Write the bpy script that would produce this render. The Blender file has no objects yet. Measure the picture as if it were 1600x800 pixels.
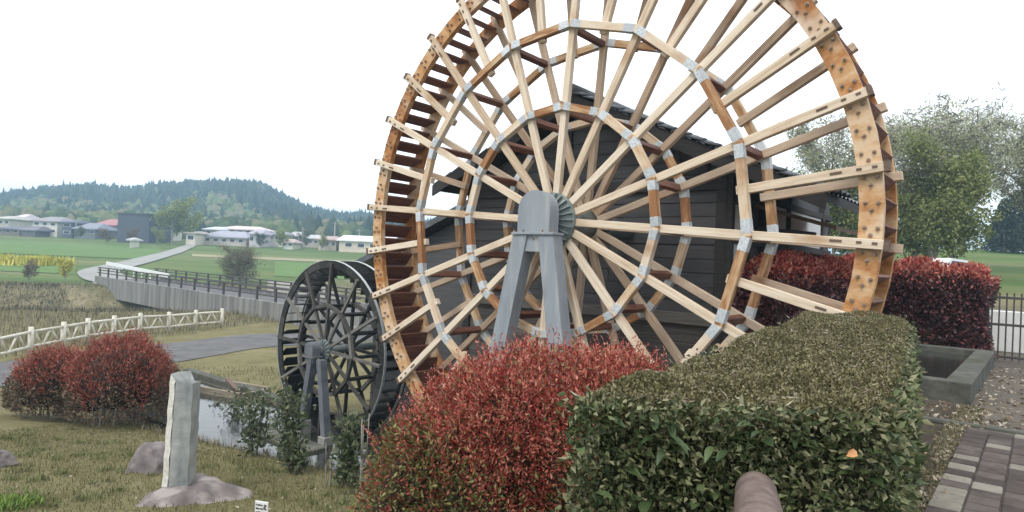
import bpy, math, random
import numpy as np
from mathutils import Vector, Matrix
random.seed(7); RNG = np.random.default_rng(11)
scene = bpy.context.scene
COL = scene.collection
R_ = math.radians

# ------------------------------------------------------------------ camera
F_PX, PITCH, ROLL, EYE = 1010.6, 0.0081, 0.0439, 1.6
cd = bpy.data.cameras.new('camera'); cam = bpy.data.objects.new('camera', cd); COL.objects.link(cam)
cd.sensor_width = 36.0; cd.lens = F_PX / 1600 * 36.0; cd.clip_start = 0.05; cd.clip_end = 6000
cam.matrix_world = Matrix.Translation((0, 0, EYE)) @ Matrix.Rotation(math.pi/2 + PITCH, 4, 'X') @ Matrix.Rotation(ROLL, 4, 'Z')
scene.camera = cam
# ------------------------------------------------------------------ world: bright overcast over a Nishita sky
SUN_EL, SUN_AZ = R_(52), R_(215)          # azimuth measured clockwise from +Y
w = bpy.data.worlds.new('World'); scene.world = w; w.use_nodes = True
nt = w.node_tree; nt.nodes.clear()
sky = nt.nodes.new('ShaderNodeTexSky'); sky.sky_type = 'NISHITA'; sky.sun_disc = False
sky.sun_elevation = SUN_EL; sky.sun_rotation = SUN_AZ; sky.dust_density = 3.0; sky.air_density = 1.0
tc = nt.nodes.new('ShaderNodeTexCoord'); nz = nt.nodes.new('ShaderNodeTexNoise'); nz.inputs['Scale'].default_value = 1.6; nz.inputs['Detail'].default_value = 5
nt.links.new(tc.outputs['Generated'], nz.inputs['Vector'])
rp = nt.nodes.new('ShaderNodeMapRange'); rp.inputs['From Min'].default_value = .3; rp.inputs['From Max'].default_value = .7
rp.inputs['To Min'].default_value = .80; rp.inputs['To Max'].default_value = .97
nt.links.new(nz.outputs['Fac'], rp.inputs['Value'])
mx = nt.nodes.new('ShaderNodeMix'); mx.data_type = 'RGBA'
nt.links.new(rp.outputs['Result'], mx.inputs['Factor'])
nt.links.new(sky.outputs['Color'], mx.inputs['A']); mx.inputs['B'].default_value = (12.2, 12.6, 13.0, 1)
bg = nt.nodes.new('ShaderNodeBackground'); bg.inputs['Strength'].default_value = 0.12
nt.links.new(mx.outputs['Result'], bg.inputs['Color'])
wo = nt.nodes.new('ShaderNodeOutputWorld'); nt.links.new(bg.outputs['Background'], wo.inputs['Surface'])
# ------------------------------------------------------------------ sun (soft, behind thin cloud)
sd = bpy.data.lights.new('sun', 'SUN'); sun = bpy.data.objects.new('sun', sd); COL.objects.link(sun)
sd.energy = 1.5; sd.angle = R_(14); sd.color = (1, .95, .87)
sdir = Vector((math.sin(SUN_AZ)*math.cos(SUN_EL), math.cos(SUN_AZ)*math.cos(SUN_EL), math.sin(SUN_EL)))
sun.rotation_euler = sdir.to_track_quat('Z', 'Y').to_euler()
vs = scene.view_settings; vs.view_transform = 'Standard'; vs.look = 'None'; vs.exposure = 0.32; vs.gamma = 1.0; vs.use_curve_mapping = False
scene.cycles.use_denoising = True
scene.cycles.max_bounces = 6; scene.cycles.volume_bounces = 1

# ------------------------------------------------------------------ helpers
def ray(px, py):
    du, dv = px-800, py-400; c, s = math.cos(ROLL), math.sin(ROLL)
    u, v = (du*c + dv*s)/F_PX, (-du*s + dv*c)/F_PX
    c, s = math.cos(PITCH), math.sin(PITCH)
    return Vector((u, c + v*s, s - v*c))
def at(px, py, depth):                       # a point of the place at a given distance ahead
    r = ray(px, py); k = depth/r.y
    return Vector((r.x*k, depth, r.z*k + EYE))
def at_z(px, py, z):
    r = ray(px, py); k = (z-EYE)/r.z
    return Vector((r.x*k, r.y*k, z))

R = 4.6                                       # wheel radius in metres
PSI = -0.6877
HX = Vector((math.cos(PSI), math.sin(PSI), 0)); NX = Vector((-math.sin(PSI), math.cos(PSI), 0))
HUB = Vector((0.139*R, 2.1976*R, 0.1431*R + EYE))
def W(s, n, z): return Vector((HUB.x, HUB.y, 0)) + HX*s + NX*n + Vector((0, 0, z))
def SN(x, y):
    dx, dy = x-HUB.x, y-HUB.y
    return dx*HX.x + dy*HX.y, dx*NX.x + dy*NX.y
def at_n(px, py, n):                          # on the vertical plane n metres behind the wheel face -> (s, z)
    r = ray(px, py); o = Vector((0, 0, EYE)); p0 = Vector((HUB.x, HUB.y, 0)) + NX*n
    k = (p0-o).dot(NX)/r.dot(NX); p = o + r*k
    return SN(p.x, p.y)[0], p.z

def sstep(a, b, x):
    t = np.clip((x-a)/(b-a), 0, 1); return t*t*(3-2*t)

class MB:
    def __init__(s): s.v = []; s.f = []
    def add(s, vs, fs):
        k = len(s.v); s.v += [tuple(p) for p in vs]; s.f += [tuple(i+k for i in f) for f in fs]; return s
    def box(s, c, d, m=None, ch=0.0):
        hx, hy, hz = d[0]/2, d[1]/2, d[2]/2
        if ch <= 0:
            vs = [(x, y, z) for x in (-hx, hx) for y in (-hy, hy) for z in (-hz, hz)]
            fs = [(0,1,3,2), (4,6,7,5), (0,4,5,1), (2,3,7,6), (0,2,6,4), (1,5,7,3)]
        else:
            vs = []; idx = {}
            for i in (0, 1):
                for j in (0, 1):
                    for k in (0, 1):
                        sx, sy, sz = 2*i-1, 2*j-1, 2*k-1
                        for a in range(3):
                            p = [sx*(hx-ch), sy*(hy-ch), sz*(hz-ch)]; p[a] = (sx*hx, sy*hy, sz*hz)[a]
                            idx[i, j, k, a] = len(vs); vs.append(tuple(p))
            fs = []
            for q in (0, 1):
                fs.append(tuple(idx[q, j, k, 0] for j, k in ((0,0), (1,0), (1,1), (0,1))[::(1 if q else -1)]))
                fs.append(tuple(idx[i, q, k, 1] for i, k in ((0,0), (0,1), (1,1), (1,0))[::(1 if q else -1)]))
                fs.append(tuple(idx[i, j, q, 2] for i, j in ((0,0), (1,0), (1,1), (0,1))[::(1 if q else -1)]))
            for j in (0, 1):
                for k in (0, 1):
                    fs.append((idx[0,j,k,1], idx[1,j,k,1], idx[1,j,k,2], idx[0,j,k,2]))
                    fs.append((idx[j,0,k,0], idx[j,1,k,0], idx[j,1,k,2], idx[j,0,k,2]))
                    fs.append((idx[j,k,0,0], idx[j,k,1,0], idx[j,k,1,1], idx[j,k,0,1]))
            for i in (0, 1):
                for j in (0, 1):
                    for k in (0, 1): fs.append(tuple(idx[i,j,k,a] for a in range(3)))
        c = Vector(c)
        vs = [(m @ Vector(p) if m is not None else Vector(p)) + c for p in vs]
        return s.add(vs, fs)
    def bar(s, a, b, w_, t_, ch=0.0, up=(0, 0, 1)):        # bar from a to b
        a, b = Vector(a), Vector(b); x = (b-a); L = x.length; x.normalize()
        u = Vector(up)
        if abs(x.dot(u)) > .98: u = Vector((0, 1, 0))
        y = u.cross(x).normalized(); z = x.cross(y)
        m = Matrix((x, y, z)).transposed()
        return s.box((a+b)/2, (L, w_, t_), m, ch)
    def tube(s, a, b, r0, r1=None, n=8, cap=True):
        r1 = r0 if r1 is None else r1
        a, b = Vector(a), Vector(b); x = (b-a).normalized()
        u = Vector((0, 0, 1)) if abs(x.z) < .9 else Vector((1, 0, 0))
        y = u.cross(x).normalized(); z = x.cross(y)
        vs = []
        for p, r in ((a, r0), (b, r1)):
            for i in range(n):
                t = 2*math.pi*i/n; vs.append(p + y*(r*math.cos(t)) + z*(r*math.sin(t)))
        fs = [(i, (i+1) % n, n+(i+1) % n, n+i) for i in range(n)]
        if cap: fs += [tuple(range(n))[::-1], tuple(range(n, 2*n))]
        return s.add(vs, fs)
    def prism(s, pts, a, b):                               # polygon pts (2D) extruded; a,b: functions 2D->3D
        n = len(pts); vs = [a(p) for p in pts] + [b(p) for p in pts]
        return s.add(vs, [tuple(range(n))[::-1], tuple(range(n, 2*n))] + [(i, (i+1) % n, n+(i+1) % n, n+i) for i in range(n)])
    def mesh(s, name, mat, smooth=False):
        me = bpy.data.meshes.new(name); me.from_pydata(s.v, [], s.f)
        import bmesh
        bm = bmesh.new(); bm.from_mesh(me); bmesh.ops.recalc_face_normals(bm, faces=bm.faces); bm.to_mesh(me); bm.free()
        me.materials.append(mat)
        if smooth: me.polygons.foreach_set('use_smooth', [True]*len(me.polygons))
        return me
    def build(s, name, mat, parent=None, smooth=False, loc=None, rot=None):
        return link(name, s.mesh(name, mat, smooth), parent, loc, rot)
def link(name, me, parent=None, loc=None, rot=None):
    o = bpy.data.objects.new(name, me); COL.objects.link(o)
    if parent is not None: o.parent = parent
    if loc is not None: o.location = loc
    if rot is not None: o.rotation_euler = rot
    return o
def tag(o, label=None, cat=None, group=None, kind=None):
    if label: o['label'] = label
    if cat: o['category'] = cat
    if group: o['group'] = group
    if kind: o['kind'] = kind
    return o
def thing(name, label, cat, loc=(0, 0, 0), rz=0.0, group=None):
    return tag(link(name, None, None, loc, (0, 0, rz)), label, cat, group)
def npmesh(name, V, Fq, mat, k=4):
    me = bpy.data.meshes.new(name); V = np.asarray(V, np.float32); Fq = np.asarray(Fq, np.int32)
    me.vertices.add(len(V)); me.vertices.foreach_set('co', V.ravel())
    me.loops.add(Fq.size); me.loops.foreach_set('vertex_index', Fq.ravel())
    me.polygons.add(len(Fq)); me.polygons.foreach_set('loop_start', np.arange(0, Fq.size, k, dtype=np.int32))
    me.polygons.foreach_set('loop_total', np.full(len(Fq), k, np.int32))
    me.update(calc_edges=True); me.validate(); me.materials.append(mat); return me

# ------------------------------------------------------------------ materials
def M(name, cols, rough=.8, scale=5.0, stretch=(1, 1, 1), bump=.0, bscale=None, orand=0.0, island=False, metal=0.0, spec=.3, detail=6, lo=.3, hi=.7, transl=0.0, dirt=None):
    m = bpy.data.materials.new(name); m.use_nodes = True; t = m.node_tree; N = t.nodes; L = t.links
    b = N['Principled BSDF']; b.inputs['Roughness'].default_value = rough; b.inputs['Metallic'].default_value = metal
    b.inputs['Specular IOR Level'].default_value = spec
    co = N.new('ShaderNodeTexCoord'); mp = N.new('ShaderNodeMapping'); mp.inputs['Scale'].default_value = stretch
    L.new(co.outputs['Object'], mp.inputs['Vector'])
    oi = N.new('ShaderNodeObjectInfo')
    if orand or not island:
        ad = N.new('ShaderNodeVectorMath'); ad.operation = 'ADD'; ml = N.new('ShaderNodeMath'); ml.operation = 'MULTIPLY'; ml.inputs[1].default_value = 37.0
        L.new(oi.outputs['Random'], ml.inputs[0]); L.new(co.outputs['Object'], ad.inputs[0]); L.new(ml.outputs[0], ad.inputs[1]); L.new(ad.outputs[0], mp.inputs['Vector'])
    nz = N.new('ShaderNodeTexNoise'); nz.inputs['Scale'].default_value = scale; nz.inputs['Detail'].default_value = detail; nz.inputs['Roughness'].default_value = .62
    L.new(mp.outputs['Vector'], nz.inputs['Vector'])
    fac = nz.outputs['Fac']
    if island or orand:
        src = N.new('ShaderNodeNewGeometry').outputs['Random Per Island'] if island else oi.outputs['Random']
        amt = 1.0 if island else orand
        mm = N.new('ShaderNodeMath'); mm.operation = 'MULTIPLY_ADD'; mm.inputs[1].default_value = amt*(.75 if island else .6); mm.inputs[2].default_value = -amt*(.375 if island else .3)
        L.new(src, mm.inputs[0]); a2 = N.new('ShaderNodeMath'); a2.operation = 'ADD'; L.new(mm.outputs[0], a2.inputs[0]); L.new(fac, a2.inputs[1]); fac = a2.outputs[0]
    cr = N.new('ShaderNodeValToRGB'); el = cr.color_ramp.elements
    n = len(cols)
    for i, c in enumerate(cols):
        pos = .5 if n == 1 else lo + (hi-lo)*i/(n-1)
        e = el[i] if i < len(el) else el.new(pos)
        e.position = pos; e.color = (*c, 1)
    if n == 1: el[1].color = (*cols[0], 1); el[1].position = .9
    L.new(fac, cr.inputs['Fac'])
    col = cr.outputs['Color']
    if dirt:
        dc, dsc, dst, dlo, dhi = dirt
        mp2 = N.new('ShaderNodeMapping'); mp2.inputs['Scale'].default_value = dst; L.new(ad.outputs[0] if (orand or not island) else co.outputs['Object'], mp2.inputs['Vector'])
        n2 = N.new('ShaderNodeTexNoise'); n2.inputs['Scale'].default_value = dsc; n2.inputs['Detail'].default_value = 4; L.new(mp2.outputs['Vector'], n2.inputs['Vector'])
        mr = N.new('ShaderNodeMapRange'); mr.inputs['From Min'].default_value = dlo; mr.inputs['From Max'].default_value = dhi; L.new(n2.outputs['Fac'], mr.inputs['Value'])
        mi = N.new('ShaderNodeMix'); mi.data_type = 'RGBA'; L.new(mr.outputs['Result'], mi.inputs['Factor']); L.new(col, mi.inputs['A']); mi.inputs['B'].default_value = (*dc, 1); col = mi.outputs['Result']
    L.new(col, b.inputs['Base Color'])
    if bump:
        bp = N.new('ShaderNodeBump'); bp.inputs['Strength'].default_value = bump; bp.inputs['Distance'].default_value = .02
        if bscale:
            n3 = N.new('ShaderNodeTexNoise'); n3.inputs['Scale'].default_value = bscale; n3.inputs['Detail'].default_value = 5; L.new(mp.outputs['Vector'], n3.inputs['Vector']); L.new(n3.outputs['Fac'], bp.inputs['Height'])
        else: L.new(nz.outputs['Fac'], bp.inputs['Height'])
        L.new(bp.outputs['Normal'], b.inputs['Normal'])
    if transl:
        tr = N.new('ShaderNodeBsdfTranslucent'); L.new(col, tr.inputs['Color']); ms = N.new('ShaderNodeMixShader'); ms.inputs['Fac'].default_value = transl
        L.new(b.outputs[0], ms.inputs[1]); L.new(tr.outputs[0], ms.inputs[2]); L.new(ms.outputs[0], N['Material Output'].inputs['Surface'])
    return m
GR = (.6, 9, 9)
MAT = dict(
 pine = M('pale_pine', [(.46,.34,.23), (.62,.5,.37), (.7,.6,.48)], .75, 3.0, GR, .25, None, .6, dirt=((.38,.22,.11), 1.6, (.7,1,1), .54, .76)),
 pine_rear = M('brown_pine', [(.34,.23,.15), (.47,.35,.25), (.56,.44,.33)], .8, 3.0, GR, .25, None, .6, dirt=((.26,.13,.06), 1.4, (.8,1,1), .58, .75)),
 rim = M('stained_rim_wood', [(.27,.105,.03), (.42,.2,.075), (.53,.32,.16), (.6,.44,.29)], .7, 2.0, (1.6, 3, 3), .3, None, .6, dirt=((.62,.5,.38), 1.3, (1,1,1), .57, .72)),
 beam = M('orange_beam_wood', [(.28,.13,.055), (.48,.3,.16), (.6,.46,.32), (.66,.55,.43)], .75, 2.2, (5, 5, .7), .3, None, .75, dirt=((.3,.15,.06), 1.5, (1,1,1), .55, .75)),
 paddle = M('dark_red_paddle_wood', [(.1,.04,.026), (.17,.072,.048), (.24,.12,.082)], .7, 3.0, (8, .6, 8), .25, None, .5),
 zinc = M('galvanised_plate', [(.36,.38,.39), (.5,.52,.53), (.66,.68,.69)], .5, 40, (1,1,1), .15, None, .4, metal=.35, spec=.5),
 bolt = M('rusty_bolt', [(.16,.11,.075), (.28,.2,.14), (.42,.34,.27)], .55, 30, metal=.4),
 greysteel = M('painted_grey_steel', [(.2,.225,.25), (.25,.275,.3), (.3,.325,.35)], .5, 2.2, (2,2,.5), .08, 60, 0, dirt=((.36,.36,.35), 2.0, (4,4,.35), .55, .75)),
 hubsteel = M('green_grey_hub_steel', [(.13,.16,.155), (.19,.225,.215), (.26,.29,.28)], .5, 6, bump=.1, metal=.15),
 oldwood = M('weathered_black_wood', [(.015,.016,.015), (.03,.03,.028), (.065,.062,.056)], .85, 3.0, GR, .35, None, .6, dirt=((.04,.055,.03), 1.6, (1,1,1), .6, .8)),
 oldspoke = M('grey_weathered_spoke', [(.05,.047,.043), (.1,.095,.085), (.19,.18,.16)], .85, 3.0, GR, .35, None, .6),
 darksteel = M('dark_grey_steel', [(.09,.1,.11), (.13,.145,.16), (.18,.195,.21)], .55, 3, dirt=((.12,.1,.08), 2.5, (3,3,.6), .6, .8)),
 concrete = M('grey_concrete', [(.19,.185,.17), (.28,.275,.255), (.36,.355,.33)], .9, 3.0, (1,1,1), .3, 40, .3, dirt=((.12,.115,.1), 1.5, (2,2,.3), .5, .75)),
 bridgecon = M('streaked_bridge_concrete', [(.1,.096,.09), (.165,.16,.15), (.24,.235,.22)], .9, 1.2, (2.2, 2.2, .12), .1, None, .3, lo=.35, hi=.65),
 rail = M('brown_rail_paint', [(.05,.043,.042), (.075,.066,.064)], .6, 4),
 logfence = M('cream_log_concrete', [(.46,.43,.35), (.6,.57,.48), (.68,.65,.57)], .85, 6, (1,1,1), .3, None, .3),
 asphalt = M('worn_asphalt', [(.085,.082,.082), (.115,.112,.112), (.145,.14,.138)], .95, 1.5, bump=.2, bscale=60),
 farroad = M('pale_concrete_road', [(.24,.24,.225), (.3,.3,.28)], .95, .3),
 stone = M('grey_purple_rock', [(.085,.07,.07), (.15,.13,.13), (.24,.215,.205)], .9, 3.0, (1,1,1), .7, 9, 0, dirt=((.1,.1,.045), 2.2, (1,1,1), .56, .7)),
 plinth = M('pale_topped_rock', [(.1,.085,.083), (.17,.148,.145), (.25,.225,.215)], .9, 3.0, (1,1,1), .8, 9, 0, dirt=((.3,.27,.255), 3.0, (1,1.6,1.5), .5, .62)),
 paleledge = M('pale_pink_stone', [(.17,.145,.14), (.27,.235,.225), (.37,.335,.32)], .9, 4.0, (1,1,1), .6, 14, 0),
 stele = M('grey_green_stele_stone', [(.23,.24,.235), (.31,.32,.31), (.4,.4,.385)], .85, 5.0, (1,1,1), .35, 18, 0, dirt=((.18,.195,.2), 2.0, (3,3,.7), .5, .7)),
 stelecut = M('pale_cut_stele_edge', [(.42,.4,.36), (.56,.54,.49), (.66,.63,.58)], .85, 14.0, (1,1,1), .5, 30, 0),
 darkwall = M('charred_dark_boards', [(.07,.069,.073), (.088,.086,.09), (.108,.104,.107)], .8, 2.5, (.5, 8, 8), .25, None, .5),
 plank = M('grey_brown_planks', [(.085,.078,.072), (.135,.125,.112), (.19,.178,.16)], .85, 2.6, (.5, 9, 9), .3, None, .6),
 plaster = M('white_plaster', [(.55,.55,.53), (.66,.66,.64)], .9, 3, bump=.05),
 tile = M('grey_roof_tile', [(.055,.06,.068), (.085,.092,.102), (.13,.138,.15)], .5, 5, bump=.15, orand=.5, spec=.4),
 soffit = M('dark_soffit_wood', [(.035,.033,.033), (.055,.052,.05)], .85, 3, (.6, 8, 8), .2),
 brownwood = M('brown_timber', [(.1,.065,.045), (.16,.11,.08)], .8, 3, (.6, 8, 8), .2),
 brick = M('purple_brown_paver', [(.055,.043,.038), (.08,.065,.058), (.115,.096,.086)], .9, 8, (1,1,1), .35, 40, .7),
 brickpale = M('pale_paver', [(.18,.165,.135), (.26,.24,.2)], .9, 8, (1,1,1), .3, 40, .5),
 basin = M('mossy_basin_concrete', [(.055,.056,.045), (.095,.095,.08), (.16,.158,.138)], .95, 4, (1,1,1), .5, 20, .3, dirt=((.05,.055,.03), 2, (1,1,1), .52, .7)),
 oldplank = M('grey_tan_old_plank', [(.14,.115,.08), (.22,.185,.135), (.32,.28,.22)], .9, 3, (.6,8,8), .3, None, .5),
 log = M('brown_log_rail', [(.085,.06,.05), (.14,.1,.085), (.21,.16,.14)], .75, 5.0, (3, 3, 3), .35, 30, 0),
 whitepaint = M('white_paint', [(.62,.63,.62), (.72,.73,.72)], .6, 2),
 ink = M('black_print', [(.03,.03,.03)], .7),
 stem = M('brown_stem', [(.1,.08,.06), (.17,.14,.11)], .9, 8),
 palestem = M('pale_grey_stem', [(.2,.18,.155), (.3,.275,.24)], .9, 8),
 bark = M('grey_bark', [(.17,.16,.14), (.25,.235,.21), (.32,.3,.275)], .95, 6, (1,1,.3), .5),
 core = M('hedge_shade_core', [(.02,.022,.012), (.035,.035,.02)], .95, 12),  # solid hedge filler; the shade inside is put into its dark colour
 corered = M('red_hedge_shade_core', [(.02,.012,.009), (.034,.022,.014)], .95, 12),  # filler of red shrubs and hedges, coloured dark for the shade within
 leaf_green = M('dark_glossy_leaf', [(.038,.055,.02), (.08,.105,.04), (.15,.17,.075), (.22,.215,.12)], .55, 6, island=True, spec=.3, transl=.12),
 leaf_top = M('clipped_olive_leaf', [(.06,.055,.02), (.115,.105,.04), (.165,.15,.062), (.26,.235,.14)], .7, 6, island=True, transl=.15),
 leaf_red = M('red_young_leaf', [(.19,.028,.02), (.4,.065,.048), (.54,.135,.1), (.55,.24,.17)], .5, 6, island=True, transl=.25),
 leaf_redlow = M('mixed_red_green_leaf', [(.06,.075,.025), (.2,.05,.035), (.32,.055,.045), (.12,.13,.04), (.24,.22,.08)], .5, 6, island=True, transl=.2),
 leaf_wine = M('dark_wine_leaf', [(.045,.02,.02), (.1,.034,.034), (.17,.055,.055)], .45, 6, island=True, spec=.5, transl=.1),
 leaf_orange = M('brick_red_leaf', [(.17,.04,.03), (.33,.08,.06), (.44,.16,.11)], .6, 6, island=True, transl=.2),
 leaf_dusty = M('dusty_brown_green_leaf', [(.09,.07,.045), (.16,.125,.08), (.23,.17,.12)], .7, 6, island=True, transl=.2),
 leaf_bud = M('grey_olive_bud', [(.09,.085,.05), (.14,.13,.08), (.2,.185,.12)], .8, 3, island=True, transl=.3),
 leaf_big = M('broad_green_leaf', [(.035,.06,.022), (.06,.09,.035), (.09,.125,.05)], .45, 9, bump=.1, orand=.8, spec=.35, transl=.1),
 leaf_sap = M('sapling_leaf', [(.045,.065,.03), (.085,.11,.055), (.15,.17,.095)], .5, 6, island=True, transl=.2),
 leaf_pale = M('pale_spring_leaf', [(.34,.36,.2), (.46,.48,.28), (.56,.56,.38)], .9, 3, island=True, transl=.55, spec=.1),
 leaf_olive = M('olive_tree_leaf', [(.15,.18,.055), (.25,.29,.095), (.36,.385,.16)], .85, 3, island=True, transl=.45, spec=.15),
 leaf_dark = M('dark_conifer_leaf', [(.014,.026,.018), (.028,.045,.03), (.05,.07,.045)], .75, 3, island=True),
 orangeleaf = M('orange_dead_leaf', [(.45,.2,.08), (.55,.28,.13)], .6, 20),
 twig = M('dry_twig_litter', [(.16,.12,.08), (.26,.21,.15), (.4,.35,.28)], .9, 6, island=True),
 grass = M('lawn_blades', [(.085,.085,.035), (.145,.14,.06), (.22,.205,.115)], .8, 4, island=True, transl=.2),
 grassolive = M('olive_tuft_blades', [(.08,.1,.03), (.14,.16,.055), (.22,.22,.1)], .75, 4, island=True, transl=.25),
 grassgreen = M('green_blades', [(.07,.13,.02), (.14,.22,.04), (.22,.3,.07)], .7, 4, island=True, transl=.25),
 reed = M('dry_reed_blades', [(.11,.1,.055), (.19,.17,.105), (.29,.26,.18)], .85, 2, island=True, transl=.2),
 reeddark = M('dark_river_scrub', [(.04,.045,.03), (.065,.068,.045), (.1,.1,.068)], .85, 2, island=True, transl=.2),
 rape = M('rape_flower', [(.3,.33,.05), (.5,.45,.06), (.55,.48,.1)], .7, 3, island=True),
 forest_con = M('far_cedar', [(.012,.028,.022), (.022,.042,.03), (.04,.06,.04)], .9, .2, island=True),
 forest_leaf = M('far_broadleaf', [(.04,.065,.024), (.075,.11,.036), (.12,.155,.055), (.15,.135,.08)], .9, .2, island=True),
)
def glassy(name, col, rough, bump=0, bs=6):
    m = M(name, [col], rough, bs, spec=.6); 
    if bump:
        N = m.node_tree.nodes; L = m.node_tree.links; bp = N.new('ShaderNodeBump'); bp.inputs['Strength'].default_value = bump; bp.inputs['Distance'].default_value = .05
        nz = [n for n in N if n.type == 'TEX_NOISE'][0]; L.new(nz.outputs['Fac'], bp.inputs['Height']); L.new(bp.outputs['Normal'], N['Principled BSDF'].inputs['Normal'])
    return m
MAT['water'] = glassy('channel_water', (.03,.032,.028), .06, .15, 3)
MAT['glass'] = glassy('dark_window_glass', (.03,.035,.045), .1)
def flat(name, c, r=.8): return M(name, [tuple(x*.85 for x in c), c, tuple(min(.8, x*1.1) for x in c)], r, 1.5)
# ------------------------------------------------------------------ terrain height (relative to the eye: zc)
RIVER = np.array([(-140, 40), (-80, 43), (-48, 46), (-29, 53), (-12, 72), (8, 112), (30, 190)], float)
def river_d(x, y):
    d = np.full(np.shape(x), 1e9)
    for (ax, ay), (bx, by) in zip(RIVER[:-1], RIVER[1:]):
        vx, vy = bx-ax, by-ay; t = np.clip(((x-ax)*vx + (y-ay)*vy)/(vx*vx+vy*vy), 0, 1)
        d = np.minimum(d, np.hypot(x-ax-t*vx, y-ay-t*vy))
    return d
def zc(x, y):
    x = np.asarray(x, float); y = np.asarray(y, float)
    s = (x-HUB.x)*HX.x + (y-HUB.y)*HX.y; n = (x-HUB.x)*NX.x + (y-HUB.y)*NX.y
    left = -1.9 - .135*np.clip(y, -4, 18.5) + .35*sstep(40, 70, y) + np.clip(y-68, 0, 110)*.055 + np.clip(y-178, 0, 400)*.02
    left = left + .05*np.sin(x*.9+y*.4)*sstep(3, 8, y)*(1-sstep(30, 60, y))
    left = left - 2.3*(1-sstep(6.0, 11.5, river_d(x, y)))*sstep(30, 38, y)
    right = -1.6 + np.clip(y-17, 0, 60)*.09 + np.clip(y-77, 0, 300)*.03
    c = np.interp(y, [4, 7, 12, 20, 60, 400], [-.55, 0.2, 3.5, 6, 25, 250]); wd = np.interp(y, [4, 12, 60], [.85, 1.5, 8])
    h = left + (right-left)*sstep(-1, 1, (x-c)/wd)
    ch = sstep(-17.0, -16.6, s)*(1-sstep(4.95, 5.15, s))*sstep(-2.7, -1.3, n)*(1-sstep(1.9, 2.0, n))
    return h + (-5.05-h)*ch
def gz(x, y): return float(zc(x, y)) + EYE

def grid_axis(a, b, st, far, g):
    v = list(np.arange(a, b+1e-6, st)); st2 = st; x = b
    while x < far: st2 *= g; x += st2; v.append(x)
    st2 = st; x = a
    while x > -far: st2 *= g; x -= st2; v.insert(0, x)
    return np.array(v)
sa = grid_axis(-36, 9, .35, 1500, 1.07); na = grid_axis(-10, 24, .35, 1500, 1.07)
for e in (-17.0, -16.6, 4.95, 5.15): sa = np.sort(np.append(sa, e))
for e in (1.9, 2.0, -2.7, -1.3): na = np.sort(np.append(na, e))
S, N_ = np.meshgrid(sa, na, indexing='ij')
X = HUB.x + S*HX.x + N_*NX.x; Y = HUB.y + S*HX.y + N_*NX.y; Z = zc(X, Y) + EYE
ni, nj = S.shape; I = np.arange(ni*nj).reshape(ni, nj)
Fg = np.stack([I[:-1, :-1], I[1:, :-1], I[1:, 1:], I[:-1, 1:]], -1).reshape(-1, 4)
def ground_material():
    m = bpy.data.materials.new('ground_cover'); m.use_nodes = True; N = m.node_tree.nodes; L = m.node_tree.links; b = N['Principled BSDF']; b.inputs['Roughness'].default_value = .95; b.inputs['Specular IOR Level'].default_value = .15
    co = N.new('ShaderNodeTexCoord'); at_ = N.new('ShaderNodeAttribute'); at_.attribute_name = 'zone'; sp = N.new('ShaderNodeSeparateColor'); L.new(at_.outputs['Color'], sp.inputs['Color'])
    def noise(sc, det=6, st=None):
        n = N.new('ShaderNodeTexNoise'); n.inputs['Scale'].default_value = sc; n.inputs['Detail'].default_value = det; n.inputs['Roughness'].default_value = .65
        if st:
            mp = N.new('ShaderNodeMapping'); mp.inputs['Scale'].default_value = st; L.new(co.outputs['Object'], mp.inputs['Vector']); L.new(mp.outputs['Vector'], n.inputs['Vector'])
        else: L.new(co.outputs['Object'], n.inputs['Vector'])
        return n
    def ramp(f, cols, lo=.32, hi=.68):
        r = N.new('ShaderNodeValToRGB'); el = r.color_ramp.elements
        for i, c in enumerate(cols):
            p = lo+(hi-lo)*i/(len(cols)-1); e = el[i] if i < 2 else el.new(p); e.position = p; e.color = (*c, 1)
        L.new(f, r.inputs['Fac']); return r.outputs['Color']
    def mix(f, a, b_):
        q = N.new('ShaderNodeMix'); q.data_type = 'RGBA'; L.new(f, q.inputs['Factor']); L.new(a, q.inputs['A']); L.new(b_, q.inputs['B']); return q.outputs['Result']
    n1 = noise(.7); n2 = noise(14); n3 = noise(60, 4)
    mixn = N.new('ShaderNodeMix'); mixn.data_type = 'FLOAT'; mixn.inputs['Factor'].default_value = .5; L.new(n1.outputs['Fac'], mixn.inputs['A']); L.new(n2.outputs['Fac'], mixn.inputs['B'])
    lawn = ramp(mixn.outputs['Result'], [(.1,.09,.038), (.145,.13,.06), (.185,.165,.082), (.225,.2,.12)], .36, .64)
    fieldn = noise(.05, 5, (.5, 2.2, 1)); field = ramp(fieldn.outputs['Fac'], [(.055,.105,.022), (.085,.13,.034), (.12,.15,.05), (.19,.165,.09)], .34, .7)
    dryn = noise(.5, 7); dry = ramp(dryn.outputs['Fac'], [(.1,.095,.055), (.17,.15,.085), (.26,.225,.135)])
    soil = ramp(mixn.outputs['Result'], [(.075,.065,.05), (.12,.105,.085), (.17,.15,.125)], .36, .64)
    c = mix(sp.outputs['Green'], lawn, field); c = mix(sp.outputs['Red'], c, dry); c = mix(sp.outputs['Blue'], c, soil)
    L.new(c, b.inputs['Base Color'])
    bp = N.new('ShaderNodeBump'); bp.inputs['Strength'].default_value = .6; bp.inputs['Distance'].default_value = .03; L.new(n3.outputs['Fac'], bp.inputs['Height']); L.new(bp.outputs['Normal'], b.inputs['Normal'])
    return m
MAT['ground'] = ground_material()
gme = npmesh('ground', np.stack([X, Y, Z], -1).reshape(-1, 3), Fg, MAT['ground'])
zone = np.zeros((ni*nj, 4), np.float32); zone[:, 3] = 1
rd = river_d(X, Y).ravel(); xf, yf, sf, nf = X.ravel(), Y.ravel(), S.ravel(), N_.ravel()
jit = .5*np.sin(xf*.7+yf*1.3)+.5*np.sin(xf*1.9-yf*.8)
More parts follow.
